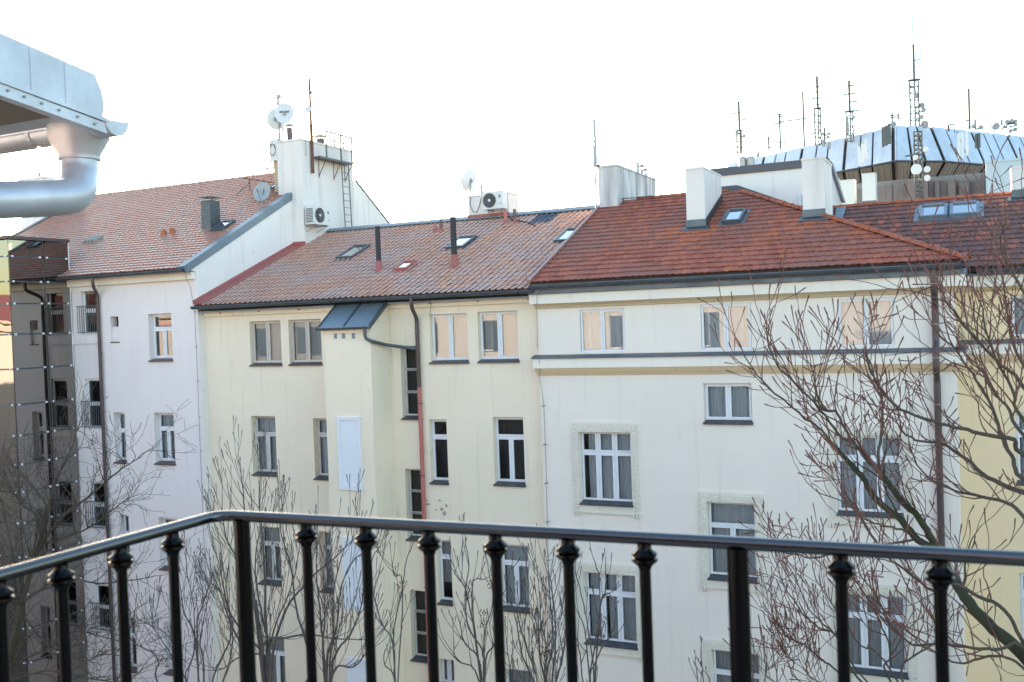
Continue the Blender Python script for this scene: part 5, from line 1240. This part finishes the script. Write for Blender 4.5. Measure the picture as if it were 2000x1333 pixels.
# silver flue drums left
for i, (x, y0_, y1_, r_) in enumerate(((1451, 340, 310, .9), (1467, 338, 309, .85))):
    p = onY(x, y0_, 95); t_ = onY(x, y1_, 95)
    t = thing('vent_drum', ['polished metal vent drum behind the white rooftop block, left of a pair', 'polished metal vent drum behind the white rooftop block, right of a pair'][i], 'vent', tuple(p), 'metal vent drums')
    m = MB(); rr = .38; m.lathe([(rr, p[2] - 4), (rr, t_[2]), (rr * 1.05, t_[2]), (rr * .7, t_[2] + .12), (0, t_[2] + .15)], 20, Matrix.Translation((p[0], p[1], 0))); part('drum', m, 'galv', t, smooth=True)
t = thing('thin_pole', 'hair-thin pole rising behind the first white chimney of the cream house', 'pole', tuple(onY(1400, 330, 60)))
m = MB(); a = onY(1399, 330, 60); m.tube([(a[0], 60, 15), (a[0], 60, onY(1399, 285, 60)[2])], .03, 5); part('pole', m, 'galv', t)

# ================================================================== OWN HOUSE: balcony, wall behind, eaves at top left
ow = thing('own_house', 'ochre house the photograph is taken from, with metal eaves, gutter and pipes at top left', 'building', (0, -2, 0))
m = MB(); wh = [(x, x + 1.1, z, z + 1.7) for x in (-45, -41, -37, -33, -29, -25, -21, -17, -13, -9, 4, 8, 12) for z in (3.0, 6.5, 10, 13.4)] + [(-1.2, 1.2, 13.42, 15.9)]
m.plate(-70, 16, 0, 15.9, -1.6, -1.3, []); part('wall', m, 'own_wall', ow)
for a, b_, c, d in wh:
    m = MB(); m.plate(a, b_, c, d, -1.29, -1.24, [(a + .08, (a + b_) / 2 - .04, c + .08, d - .08), ((a + b_) / 2 + .04, b_ - .08, c + .08, d - .08)]); w_ = part('window', m, 'white_paint', ow)
    m = MB(); m.box(a + .05, b_ - .05, -1.288, -1.285, c + .05, d - .05); part('pane', m, 'dark_gap', w_)
m = MB(); m.prism([(-70, -.95, 15.93), (-70, -7, 17.9), (-70, -7, 18.05), (-70, -.95, 16.08)], (86, 0, 0)); part('roof', m, 'red_flash', ow)
m = MB(); m.box(-70, 16, -1.299, -1.05, 15.45, 15.7); part('cornice', m, 'red_flash', ow)
XV = onY(203, 250, 4.0)[0]
poly = [onX(-60, 38, XV), onX(185, 145, XV), onX(199, 178, XV), onX(204, 205, XV), onX(200, 240, XV), onX(-60, 142, XV)]
m = MB(); m.prism([tuple(p) for p in poly], (-.05, 0, 0)); ev = part('verge_board', m, 'own_metal', ow)
lowp = [onX(-60, 142, XV), onX(200, 240, XV), onX(207, 262, XV), onX(-60, 166, XV)]
m = MB(); m.prism([tuple(p + np.array([.012, 0, 0])) for p in lowp], (-.06, 0, 0)); part('drip_edge', m, 'own_metal', ow)
lp_ = [onX(-60, 134, XV), onX(205, 233, XV), onX(205, 240, XV), onX(-60, 142, XV)]
m = MB(); m.prism([tuple(p + np.array([.022, 0, 0])) for p in lp_], (-.03, 0, 0)); part('fold', m, 'own_metal', ow)
for q in ((12, 178), (44, 190), (78, 203), (112, 216), (148, 229), (182, 243)):
    c = onX(q[0], q[1], XV); m = MB(); m.tube([(c[0] + .010, c[1], c[2]), (c[0] + .022, c[1], c[2])], .007, 8); part('rivet', m, 'galv', ev)
for q in ((58, 93, 179), (126, 122, 205)):
    a = onX(q[0], q[1], XV); c = onX(q[0] + 4, q[2], XV); m = MB(); m.tube([(a[0] + .002, a[1], a[2]), (c[0] + .002, c[1], c[2])], .0035, 5); part('sheet_seam', m, 'own_metal', ev)
# soffit slab and roof sheet behind the verge
s_ = [tuple(onX(-60, 160, XV)), tuple(onX(118, 226, XV)), tuple(onX(118, 212, XV)), tuple(onX(-60, 140, XV))]
m = MB(); m.prism([(p[0] - .052, p[1], p[2]) for p in s_], (-3.5, 0, 0)); part('soffit', m, 'soffit', ow)
t_ = [tuple(onX(-60, 60, XV)), tuple(onX(185, 155, XV)), tuple(onX(196, 232, XV)), tuple(onX(-60, 130, XV))]
m = MB(); m.prism([(p[0] - .052, p[1], p[2]) for p in t_], (-3.5, 0, 0)); part('roof_sheet', m, 'own_metal', ow)
# gutter across, just beyond the verge end
yG = onX(205, 250, XV)[1] + .10
ge = onY(232, 236, yG); zG = ge[2]; rG = .085
k = yG / 4.0
g0 = MB(); n = 12; prof = [(math.cos(math.pi + math.pi * i / n) * rG, math.sin(math.pi + math.pi * i / n) * rG) for i in range(n + 1)]
P_ = prof + [(a * .92, b * .92) for a, b in prof[::-1]]
xe = ge[0] - .02
g0.prism([(xe, yG + a, zG + b) for a, b in P_], (-4, 0, 0)); g0.tube([(xe, yG - rG, zG), (xe - 4, yG - rG, zG)], .012, 8); g0.tube([(xe, yG + rG, zG), (xe - 4, yG + rG, zG)], .012, 8)
g0.prism([(xe, yG + a, zG + b) for a, b in prof], (.006, 0, 0)); go = part('gutter', g0, 'own_metal', ow, smooth=True)
c = onY(76, 262, yG)
m = MB(); m.add(*ringband(c[0], yG, zG, rG + .006, .03)); part('gutter_band', m, 'own_metal', go)
hp = onY(155, 300, yG); hx = hp[0]
zt1 = zG - .05; zb1 = onY(155, 303, yG)[2]
pw_ = (onY(197, 280, yG)[0] - onY(114, 280, yG)[0]) / 2; pr = (onY(184, 330, yG)[0] - onY(134, 330, yG)[0]) / 2
m = MB(); m.lathe([(pw_, zt1 + .06), (pw_ * .98, zt1 - .02), (pr * 1.12, zb1 + .0), (pr * 1.12, zb1 - .03), (pr, zb1 - .03)], 24, Matrix.Translation((hx, yG, 0))); part('hopper', m, 'own_metal', ow, smooth=True)
e0 = onY(160, 345, yG); 
dp = [(hx, yG, zb1 + .02), (hx + .0, yG, e0[2] + .02), tuple(onY(150, 385, yG - .10)), tuple(onY(60, 389, yG - .35)), tuple(onY(-120, 396, yG - .8))]
b = MB(); P = [Vector(p) for p in dp]; Q = [P[0]]
for i in range(1, 4):
    a, c, e = P[i - 1], P[i], P[i + 1]; kk = min(.14, (a - c).length * .48, (e - c).length * .48); s = c + (a - c).normalized() * kk; t = c + (e - c).normalized() * kk
    for j in range(7): f = j / 6; Q.append(s * (1 - f) ** 2 + c * 2 * f * (1 - f) + t * f * f)
Q.append(P[-1]); b.tube(Q, pr * .98, 20); part('downpipe', b, 'own_metal', ow, smooth=True)
# balcony slab
m = MB(); m.box(-2.0, 3.0, -1.3, 2.2, 13.3, 13.42); part('balcony_slab', m, 'conc', ow)

# balcony railing ---------------------------------------------------
ZR = 14.5; RR = .0148
ca = onZ(428, 1006, ZR); cb = onZ(2000, 1092, ZR); RK = (cb[1] - ca[1]) / (cb[0] - ca[0])
def ry_(x): return YR_ + (x - XR_) * RK
def xon(px, py):
    d = ray(px, py); k = (ca[1] - ca[0] * RK) / (d[1] - d[0] * RK); return d[0] * k
YR_ = ca[1]; XR_ = ca[0]
rl = thing('balcony_railing', 'glossy black iron balcony railing with knobbed balusters in the foreground', 'railing', (XR_, YR_, 13.42))
m = MB(); cc = .05
pth = [(XR_, -1.25, ZR), (XR_, YR_ - cc, ZR)] + [(XR_ + cc - cc * math.cos(t), YR_ - cc + cc * math.sin(t), ZR) for t in np.linspace(.2, 1.37, 5)] + [(XR_ + cc, ry_(XR_ + cc), ZR), (2.9, ry_(2.9), ZR)]
m.tube(pth, RR, 20); part('handrail', m, 'rail_iron', rl, smooth=True)
balm = MB(); zt = ZR - RR
balm.lathe([(.0130, -1.08), (.0130, -.055), (.015, -.053), (.016, -.048), (.023, -.042), (.0295, -.036), (.029, -.031), (.0235, -.028), (.028, -.024), (.028, -.019), (.019, -.012), (.016, -.008), (.016, .004)], 16)
bme = balm.mesh('baluster', 'black_iron', True)
for px_ in (599, 715, 838, 968, 1109, 1258, 1641, 1834, 2045, 2270): inst('baluster', bme, rl, (xon(px_, 1060), ry_(xon(px_, 1060)), zt), (0, 0, U(0, 3)))
for px_ in (338, 236, 118, -5, -140): inst('baluster', bme, rl, (XR_, onX(px_, 1085, XR_)[1], zt))
for px_ in (475, 1441):
    x = xon(px_, 1090); m = MB(); m.tube([(x, ry_(x), 13.42), (x, ry_(x), ZR - .01)], .0215 if px_ < 1000 else .0235, 16); part('post', m, 'black_iron', rl, smooth=True)
m = MB(); m.tube([(XR_, -1.25, 13.55), (XR_, YR_, 13.55), (2.9, ry_(2.9), 13.55)], .012, 8); part('bottom_rail', m, 'black_iron', rl)

# ================================================================== TREES
def grow(tb, p, d, r, L, depth, P):
    """one shoot: bends upward with small kinks, carries side shoots and swollen tips"""
    n = max(3, int(L / P['seg'])); pts = [p.copy()]; rs = [r]; d = d.normalized(); q = p.copy(); kids = []
    for i in range(n):
        k = Vector((U(-1, 1), U(-1, 1), U(-1, 1))) * P['kink']
        d = (d + k + Vector((0, 0, P['up'] * (1.2 - depth * .15)))).normalized()
        q = q + d * (L / n); pts.append(q.copy()); rr = r * (1 - .75 * (i + 1) / n)
        rs.append(max(rr, P['rmin']))
        if i >= 1 and depth > 0 and rnd() < P['split']: kids.append((q.copy(), d.copy(), rr))
    if depth == 0 and P.get('bud'):
        rs[-1] = max(rs[-1] * 1.7, P['bud']); rs[-2] = max(rs[-2] * 1.1, P['bud'] * .7); pts.append(pts[-1] + d * P['bud'] * 2.5); rs.append(P['rmin'] * .5)
    (tb[0] if depth > P.get('cut', 1) else tb[1]).tube(pts, rs, 5 if r > .012 else 4 if r > .006 else 3, cap=False)
    for q, dd, rr in kids:
        ax = dd.orthogonal().normalized(); ax.rotate(Matrix.Rotation(U(0, 6.283), 3, dd)); nd = dd.copy(); nd.rotate(Matrix.Rotation(U(*P['ang']), 3, ax))
        grow(tb, q, nd, max(rr * .75, P['rmin']), L * U(.45, .75), depth - 1, P)
    if depth > 0: grow(tb, pts[-1], d, rs[-1], L * .6, depth - 1, P)
def smoothpath(P, k=4):
    P = [Vector(p) for p in P]; out = []
    for i in range(len(P) - 1):
        p0 = P[max(i - 1, 0)]; p1 = P[i]; p2 = P[i + 1]; p3 = P[min(i + 2, len(P) - 1)]
        for j in range(k):
            t = j / k; out.append(.5 * ((2 * p1) + (p2 - p0) * t + (2 * p0 - 5 * p1 + 4 * p2 - p3) * t * t + (-p0 + 3 * p1 - 3 * p2 + p3) * t ** 3))
    out.append(P[-1]); return out
def limb(tb, path, r0, r1, n=7, kids=0, kr=.01, kl=.8, depth=2, P=None, start=.25, bias=None):
    pts = smoothpath(path)
    pts = [p + Vector((U(-1, 1), U(-1, 1), U(-1, 1))) * .008 for p in pts]
    N = len(pts) - 1; rs = [r0 + (r1 - r0) * i / N for i in range(N + 1)]
    tb[0].tube(pts, rs, n, cap=False)
    for k in range(kids):
        f = start + (1 - start) * (k + rnd()) / kids; i = min(int(f * N), N - 1); p = pts[i].lerp(pts[i + 1], f * N - i) if f * N - i <= 1 else pts[i]
        d = (pts[i + 1] - pts[i]).normalized(); ax = d.orthogonal().normalized(); ax.rotate(Matrix.Rotation(U(0, 6.283), 3, d)); nd = d.copy(); nd.rotate(Matrix.Rotation(U(.4, 1.0), 3, ax))
        nd = (nd + Vector((0, 0, .35))).normalized()
        grow(tb, p, nd, min(kr, rs[i] * .8), kl * U(.6, 1.2), depth, P)
    grow(tb, pts[-1], pts[-1] - pts[-2], r1, kl * .6, min(depth, 1), P)
def px3(lst, y0, y1): n = len(lst) - 1; return [onY(a, b, y0 + (y1 - y0) * i / max(n, 1)) for i, (a, b) in enumerate(lst)]
def c4(*q): return [(x / 2.666 + 1440, y / 2.666 + 560) for x, y in q]
def c7(*q): return [(x / 3.573 + 1480, y / 3.573 + 960) for x, y in q]

PR = dict(seg=.08, kink=.25, up=.10, split=.40, ang=(.5, 1.15), rmin=.0036, bud=.0075, cut=1)
rt = thing('tree', 'large bare tree with upcurved reddish knobbly twigs in front of the cream house at right', 'tree', tuple([1.3, 9.6, 0]))
tb = [MB(), MB()]
trunkM = MB()
J = onY(2120, 1420, 9.6)
trunkM.tube(smoothpath([(1.9, 9.7, 0), (1.75, 9.7, 3), (1.5, 9.6, 6), (1.25, 9.6, 8.6), tuple(onY(2230, 1650, 9.6)), tuple(J)]), [.20 - .11 * i / 20 for i in range(21)], 12, cap=False)
part('trunk', trunkM, 'bark_moss', rt, smooth=True)
mains = MB(); big = [mains, tb[1]]
mid = [tb[0], tb[1]]
main_path = [tuple(J)] + px3([(2000, 1281), (1940, 1229), (1893, 1178), (1862, 1133), (1827, 1070)], 9.6, 9.9)
limb(big, main_path, .062, .042, 9, 6, .012, .7, 2, PR)
A0 = main_path[-1]
limb(big, [A0] + px3(c4((940, 1320), (860, 1220), (770, 1150), (700, 1080), (660, 1000), (620, 960), (560, 890)), 9.9, 10.2), .036, .024, 8, 5, .010, .6, 2, PR)
B1 = onY(*c4((560, 890))[0], 10.2)
limb(mid, [B1] + px3(c4((500, 820), (440, 750), (320, 660), (160, 520), (60, 400), (10, 290)), 10.2, 10.8), .018, .006, 6, 12, .007, .5, 1, PR)
limb(big, [A0] + px3(c4((1010, 1320), (960, 1220), (880, 1140), (800, 1040), (760, 990)), 9.9, 9.7), .034, .026, 8, 4, .010, .6, 2, PR)
A1 = onY(*c4((760, 990))[0], 9.7)
limb(mid, [A1] + px3(c4((690, 920), (620, 830), (560, 740), (510, 650), (440, 640), (410, 540), (385, 420)), 9.7, 9.3), .020, .006, 6, 12, .008, .55, 1, PR)
limb(mid, [A1] + px3(c4((735, 900), (745, 800), (760, 700), (750, 560), (720, 500), (700, 420), (670, 340)), 9.7, 10.3), .018, .006, 6, 10, .008, .55, 1, PR)
limb(mid, [onY(*c4((620, 830))[0], 9.6)] + px3(c4((520, 760), (430, 640), (300, 500), (200, 400), (150, 240)), 9.6, 9.0), .014, .005, 6, 10, .007, .5, 1, PR)
K = (.95, 9.6, 13.2); K = tuple(onY(2140, 1180, 9.7)); K2 = tuple(onY(2180, 1000, 10.0))
limb(big, [tuple(J), K, K2], .07, .05, 9, 0, .01, .6, 1, PR)
lims = [
 (K, c4((1493, 1200), (1390, 1120), (1240, 1085), (1100, 1050), (960, 960), (890, 820)), 9.7, 10.4, .020),
 (K2, c4((1493, 1070), (1300, 990), (1190, 900), (1070, 820), (930, 800), (850, 740), (825, 700)), 10.0, 10.8, .024),
 (K2, c4((1493, 880), (1440, 800), (1300, 770), (1160, 740), (1020, 700), (850, 640), (770, 560), (700, 450), (670, 350)), 10.0, 9.4, .022),
 (K2, c4((1493, 1000), (1440, 900), (1380, 800), (1330, 640), (1290, 560), (1200, 420), (1130, 320), (1060, 260), (990, 150)), 10.0, 10.5, .022),
 (K2, c4((1493, 520), (1400, 430), (1300, 330), (1180, 200), (1090, 80), (1060, 0)), 9.8, 9.2, .018),
 (K2, c4((1493, 780), (1420, 650), (1330, 540), (1250, 400), (1210, 300)), 10.2, 10.9, .018),
 (K2, c4((1493, 420), (1430, 260), (1400, 120), (1380, -60)), 10.2, 10.5, .015),
 (K2, c4((1493, 700), (1440, 560), (1370, 420), (1300, 250), (1270, 90)), 9.6, 9.2, .016),
 (K2, [(2060, 700), (2010, 590), (1975, 530), (1955, 480), (1965, 420)], 9.9, 9.7, .014),
 (tuple(J), c7((1860, 1060), (1730, 830), (1540, 730), (1330, 640), (1220, 690), (1050, 570), (900, 450), (790, 300), (680, 100), (600, 0)), 9.5, 8.8, .018),
 (tuple(J), c7((1858, 1100), (1700, 1100), (1500, 1095), (1300, 1060), (1080, 1070), (960, 960), (900, 900), (850, 760), (710, 580)), 9.4, 8.9, .015),
 (tuple(J), c7((1858, 1240), (1700, 1150), (1540, 1170), (1400, 1200), (1200, 1100), (1080, 1010)), 9.4, 9.9, .014),
]
for st0, pth, y0, y1, r0 in lims: limb(mid, [st0] + px3(pth, y0, y1), r0 * 1.1, .006, 6, 12, .008, .55, 1, PR)
J2 = tuple(onY(1830, 1480, 10.4)); low = [
 (c7((560, 1260), (450, 1180), (330, 1080), (200, 1010), (100, 870), (45, 830)), 10.4, 10.8, .012),
 (c7((700, 1300), (600, 1080), (520, 980), (440, 960), (330, 870), (250, 760), (180, 650), (150, 580)), 10.4, 10.0, .012),
 (c7((760, 1330), (620, 1150), (540, 1000), (380, 850), (300, 700), (260, 600)), 10.4, 11.0, .010),
 (c7((900, 1280), (930, 1150), (870, 950), (800, 800), (700, 650), (640, 560)), 10.2, 9.8, .012),
 (c7((1000, 1300), (1100, 1150), (1240, 1050), (1230, 900), (1160, 800)), 10.2, 10.6, .012),
 (c7((880, 1180), (720, 1080), (600, 900), (500, 760), (420, 640), (380, 520)), 10.1, 10.7, .010),
 (c7((300, 1330), (260, 1200), (190, 1140), (170, 1100)), 10.6, 10.5, .006), (c7((130, 1333), (110, 1220)), 10.6, 10.5, .005), (c7((430, 1333), (350, 1270), (340, 1200)), 10.6, 10.5, .006)]
limb(big, [(1.5, 9.6, 6), (.6, 10.2, 7.6), tuple(onY(1900, 1560, 10.3)), J2], .06, .03, 8, 0, .01, .5, 1, PR)
for pth, y0, y1, r0 in low: limb(mid, [J2] + px3(pth, y0, y1), r0, .005, 6, 13, .007, .45, 1, PR)
for pth, y0, y1 in ((c7((500, 440), (380, 462), (210, 430), (150, 410), (110, 330)), 10, 10.2), (c7((1000, 270), (880, 240), (760, 200), (640, 110), (560, 60), (420, 0), (330, -80)), 9.9, 10.4)):
    limb(mid, [onY(*c7((1130, 330))[0], 9.9)] + px3(pth, y0, y1), .012, .004, 6, 9, .006, .4, 1, PR)
part('branch', mains, 'bark_moss', rt, smooth=True); part('branch', tb[0], 'bark', rt, smooth=True); part('twig', tb[1], 'twig_red', rt, kind='stuff')

# left tree: dense, fine zigzag twigs
PL = dict(seg=.13, kink=.36, up=.05, split=.62, ang=(.5, 1.1), rmin=.0045, bud=0, cut=1)
lt = thing('tree', 'dense bare tree with fine zigzag twigs in front of the glass lift shaft at left', 'tree', (-17.5, 16.5, 0))
tb = [MB(), MB()]; tr_ = MB()
def c3(*q): return [(x / 2.76, y / 2.76 + 850) for x, y in q]
base = [(-18.4, 16.0, 0), (-18.5, 16, 3), tuple(onY(-20, 1450, 16)), tuple(onY(20, 1290, 16)), tuple(onY(42, 1180, 16))]
tr_.tube(smoothpath(base), [.17 - .09 * i / 16 for i in range(17)], 10, cap=False); part('trunk', tr_, 'bark', lt, smooth=True)
T0 = base[-1]
for pth, y0, y1, r0 in [
  (c3((150, 800), (180, 650), (230, 520), (255, 400), (190, 300), (120, 220)), 16, 15.4, .05),
  (c3((180, 700), (250, 480), (270, 340), (330, 180), (390, 60), (420, -40)), 16, 16.6, .045),
  (c3((140, 850), (220, 600), (350, 430), (470, 340), (560, 260), (660, 180), (760, 120)), 16, 15.6, .045),
  (c3((120, 900), (240, 820), (330, 760), (520, 800), (640, 790), (800, 770)), 16, 15.2, .035),
  (c3((100, 800), (60, 600), (20, 420), (-20, 300)), 16, 16.5, .04),
  (c3((120, 960), (260, 1130), (400, 1060), (520, 1080), (640, 1110)), 16, 15.5, .03),
  (c3((200, 620), (330, 560), (480, 500), (600, 410), (690, 340)), 16, 15.8, .03),
  (c3((60, 1000), (20, 900), (-40, 760)), 16, 15.8, .04),
  (c3((200, 480), (120, 380), (60, 290), (20, 200)), 15.8, 15.2, .03),
  (c3((30, 1250), (200, 1180), (330, 1150), (450, 1220), (560, 1180), (700, 1200)), 16, 15.0, .03),
  (c3((40, 1320), (250, 1270), (420, 1300), (600, 1330), (720, 1310)), 16, 15.4, .03),
  (c3((30, 1300), (120, 1120), (80, 980), (30, 860)), 16, 15.0, .03)]:
    limb(tb, [T0 if pth[0][1] < 1290 else base[-2]] + px3(pth, y0, y1), r0, .010, 6, 17, .014, .85, 2, PL, start=.15)
part('branch', tb[0], 'bark', lt, smooth=True); part('twig', tb[1], 'twig', lt, kind='stuff')

# middle: shrubs and young trees with upright shoots, opposite buds and seed clusters
PM = dict(seg=.11, kink=.09, up=.16, split=.30, ang=(.25, .6), rmin=.0042, bud=.0085, cut=1)
def seeds(parent, pts):
    m = MB()
    for p in pts:
        for k in range(22):
            c = Vector(p) + Vector((U(-1, 1), U(-1, 1), U(-1.3, .7))) * .06; s = .008
            m.add([c + Vector((s, 0, 0)), c + Vector((-s, 0, 0)), c + Vector((0, s, 0)), c + Vector((0, 0, s * 2)), c - Vector((0, 0, s * 2))], [(0, 2, 3), (2, 1, 3), (0, 4, 2), (1, 4, 2), (0, 3, 1), (0, 1, 4)])
    part('seed_clusters', m, 'seed', parent, kind='stuff')
def young(label, y, base, paths, r=.022, kids=7, kl=.55, sd=(), bark='bark_grey', dep=1, grp='young trees between the houses'):
    bp = onY(*base, y); t = thing('young_tree', label, 'tree', (bp[0], y, 0), grp)
    b = MB(); b.tube([(bp[0], y, 0), (bp[0] + .05, y, bp[2] * .5), tuple(bp)], [r * 2.2, r * 1.7, r * 1.3], 8, cap=False); part('trunk', b, bark, t, smooth=True)
    tb = [MB(), MB()]
    for p in paths:
        yy = y + U(-.5, .5); limb(tb, [tuple(bp)] + px3(p, y + (yy - y) * .3, yy), r * U(.6, .9), .007, 5, int(kids * 1.15), .008, kl, dep, PM, start=.15)
    part('branch', tb[0], bark, t, smooth=True); part('twig', tb[1], 'twig_grey', t, kind='stuff')
    if sd: seeds(t, [onY(a, b_, y) for a, b_ in sd])
    return t
def c8(*q): return [(x / 3.03 + 420, y / 3.03 + 960) for x, y in q]
young('multi-stemmed young tree with a mossy arching bough, left of the middle behind the railing', 13.5, (525, 1420), [
  c8((320, 1100), (320, 950), (360, 780), (420, 650), (470, 500), (500, 330)), c8((330, 1000), (270, 700), (240, 500), (250, 300), (300, 180)),
  c8((340, 980), (420, 700), (560, 520), (700, 400), (820, 280)), c8((560, 1100), (540, 900), (480, 700), (450, 450), (390, 250), (385, 90)),
  c8((320, 1000), (150, 980), (50, 1050), (0, 1060)), c8((280, 920), (420, 870), (560, 850), (700, 870), (890, 880)), c8((300, 1000), (180, 850), (80, 700), (40, 500), (30, 400)), c8((200, 1000), (100, 800), (30, 600), (0, 560)),
  c8((250, 700), (130, 400), (60, 260), (40, 60)), c8((230, 640), (190, 300), (170, 60), (165, -20)), c8((300, 700), (290, 400), (265, 100), (262, -10))], .035, 9, .6, [(510, 1102), (545, 1075), (535, 1062), (590, 1145), (600, 1160), (555, 1100)], dep=2)
young('upright young tree with dark seed clusters right of the arching bough', 13.0, (640, 1430), [
  c8((660, 1100), (640, 900), (650, 700), (640, 500)), c8((680, 1000), (720, 800), (740, 600), (790, 450), (850, 380)), c8((640, 950), (620, 700), (600, 500), (600, 300)),
  c8((700, 1000), (800, 850), (860, 700), (880, 550)), c8((660, 1000), (700, 850), (700, 600), (760, 350)), c8((700, 1060), (820, 1040), (890, 960), (920, 900))], .028, 9, .55, [(655, 1100), (665, 1070), (640, 1180), (672, 1205)], dep=2)
young('single slim forked sapling in front of the bay side wall', 13.2, (773, 1400), [
  c8((1060, 1000), (1055, 910), (1065, 770), (1110, 570), (1130, 420), (1180, 290)), c8((1055, 910), (990, 790), (940, 620), (925, 420), (970, 330)), c8((1060, 1100), (1000, 1020), (1010, 930)), c8((1110, 570), (1060, 500), (1050, 420))], .018, 4, .35, [(737, 1060), (742, 1075), (785, 1140)])
young('pale grey sapling with spreading shoots in front of the red downpipe', 12.6, (948, 1400), [
  c8((1590, 1060), (1580, 940), (1500, 800), (1480, 620), (1500, 450), (1480, 290)), c8((1590, 950), (1600, 820), (1650, 640), (1620, 480)), c8((1560, 1000), (1480, 900), (1440, 750)), c8((1600, 1000), (1660, 900), (1690, 700), (1700, 560)), c8((1540, 1060), (1430, 1000), (1410, 900)), c8((1500, 640), (1440, 520), (1410, 470)), c8((1520, 600), (1590, 520))], .018, 5, .4, [(912, 1160), (945, 1195), (958, 1140), (942, 1215)])
young('thicket of pale shoots between the yellow and cream houses behind the railing', 13.2, (1062, 1430), [
  c8((1950, 1120), (1960, 950), (1930, 760), (1920, 620)), c8((1900, 1100), (1850, 950), (1790, 750)), c8((1960, 1100), (2000, 900), (1990, 700), (1970, 520)), [(1075, 1350), (1085, 1250), (1078, 1160), (1076, 1130)], [(1080, 1350), (1100, 1280), (1106, 1200)], [(1050, 1350), (1020, 1280), (1010, 1220), (1000, 1180)],
  [(1030, 1370), (1000, 1320), (990, 1260)], [(1070, 1360), (1055, 1290), (1052, 1200)]], .020, 9, .45, [(1065, 1267), (1072, 1275), (1090, 1290)], dep=2)
young('knobbly grey sapling directly before the lower triple window', 12.8, (1158, 1420), [
  [(1152, 1333), (1162, 1260), (1172, 1190), (1170, 1130), (1162, 1097)], [(1158, 1300), (1150, 1240), (1140, 1180), (1124, 1118)], [(1170, 1200), (1182, 1160), (1183, 1112)], [(1172, 1190), (1188, 1160), (1194, 1170)], [(1150, 1333), (1165, 1290), (1185, 1250), (1198, 1230)], [(1145, 1250), (1130, 1200)], [(1140, 1340), (1132, 1280), (1128, 1240)]], .016, 3, .3, [(1178, 1208), (1173, 1237)])
young('young tree with berry bunches at the left, in front of the pink wall', 13.6, (395, 1430), [
  c3((1000, 1320), (1040, 1200), (1050, 1050), (1040, 900), (1010, 750), (1000, 640)), c3((1000, 1320), (900, 1150), (830, 1040), (820, 990)), c3((980, 1333), (920, 1100), (760, 1000)), c3((1100, 1250), (1080, 1100), (1130, 850)), c3((1150, 1300), (1240, 1100), (1230, 900), (1200, 680)),
  c3((1200, 1333), (1250, 1150), (1240, 950), (1180, 820)), c3((850, 1333), (850, 1200), (700, 1100), (720, 980)), c3((1050, 1100), (990, 950), (975, 820)), c3((1060, 1060), (1100, 900), (1140, 780))], .024, 7, .5, [(380, 1240), (378, 1235), (320, 1290), (325, 1300), (315, 1285), (335, 1280), (448, 1222), (295, 1247)], dep=2)
young('two thin shoots rising at the lower edge right of the heavy railing post', 12.8, (1375, 1460), [[(1375, 1345), (1371, 1300), (1369, 1273)], [(1385, 1345), (1382, 1318)], [(1365, 1350), (1362, 1315)]], .010, 2, .2)
young('reddish shoots at the lower edge just right of the heavy railing post', 11.5, (1495, 1460), [[(1494, 1340), (1497, 1300), (1493, 1292)], [(1516, 1345), (1512, 1290), (1508, 1262)], [(1470, 1345), (1474, 1290), (1470, 1250)]], .010, 3, .25)
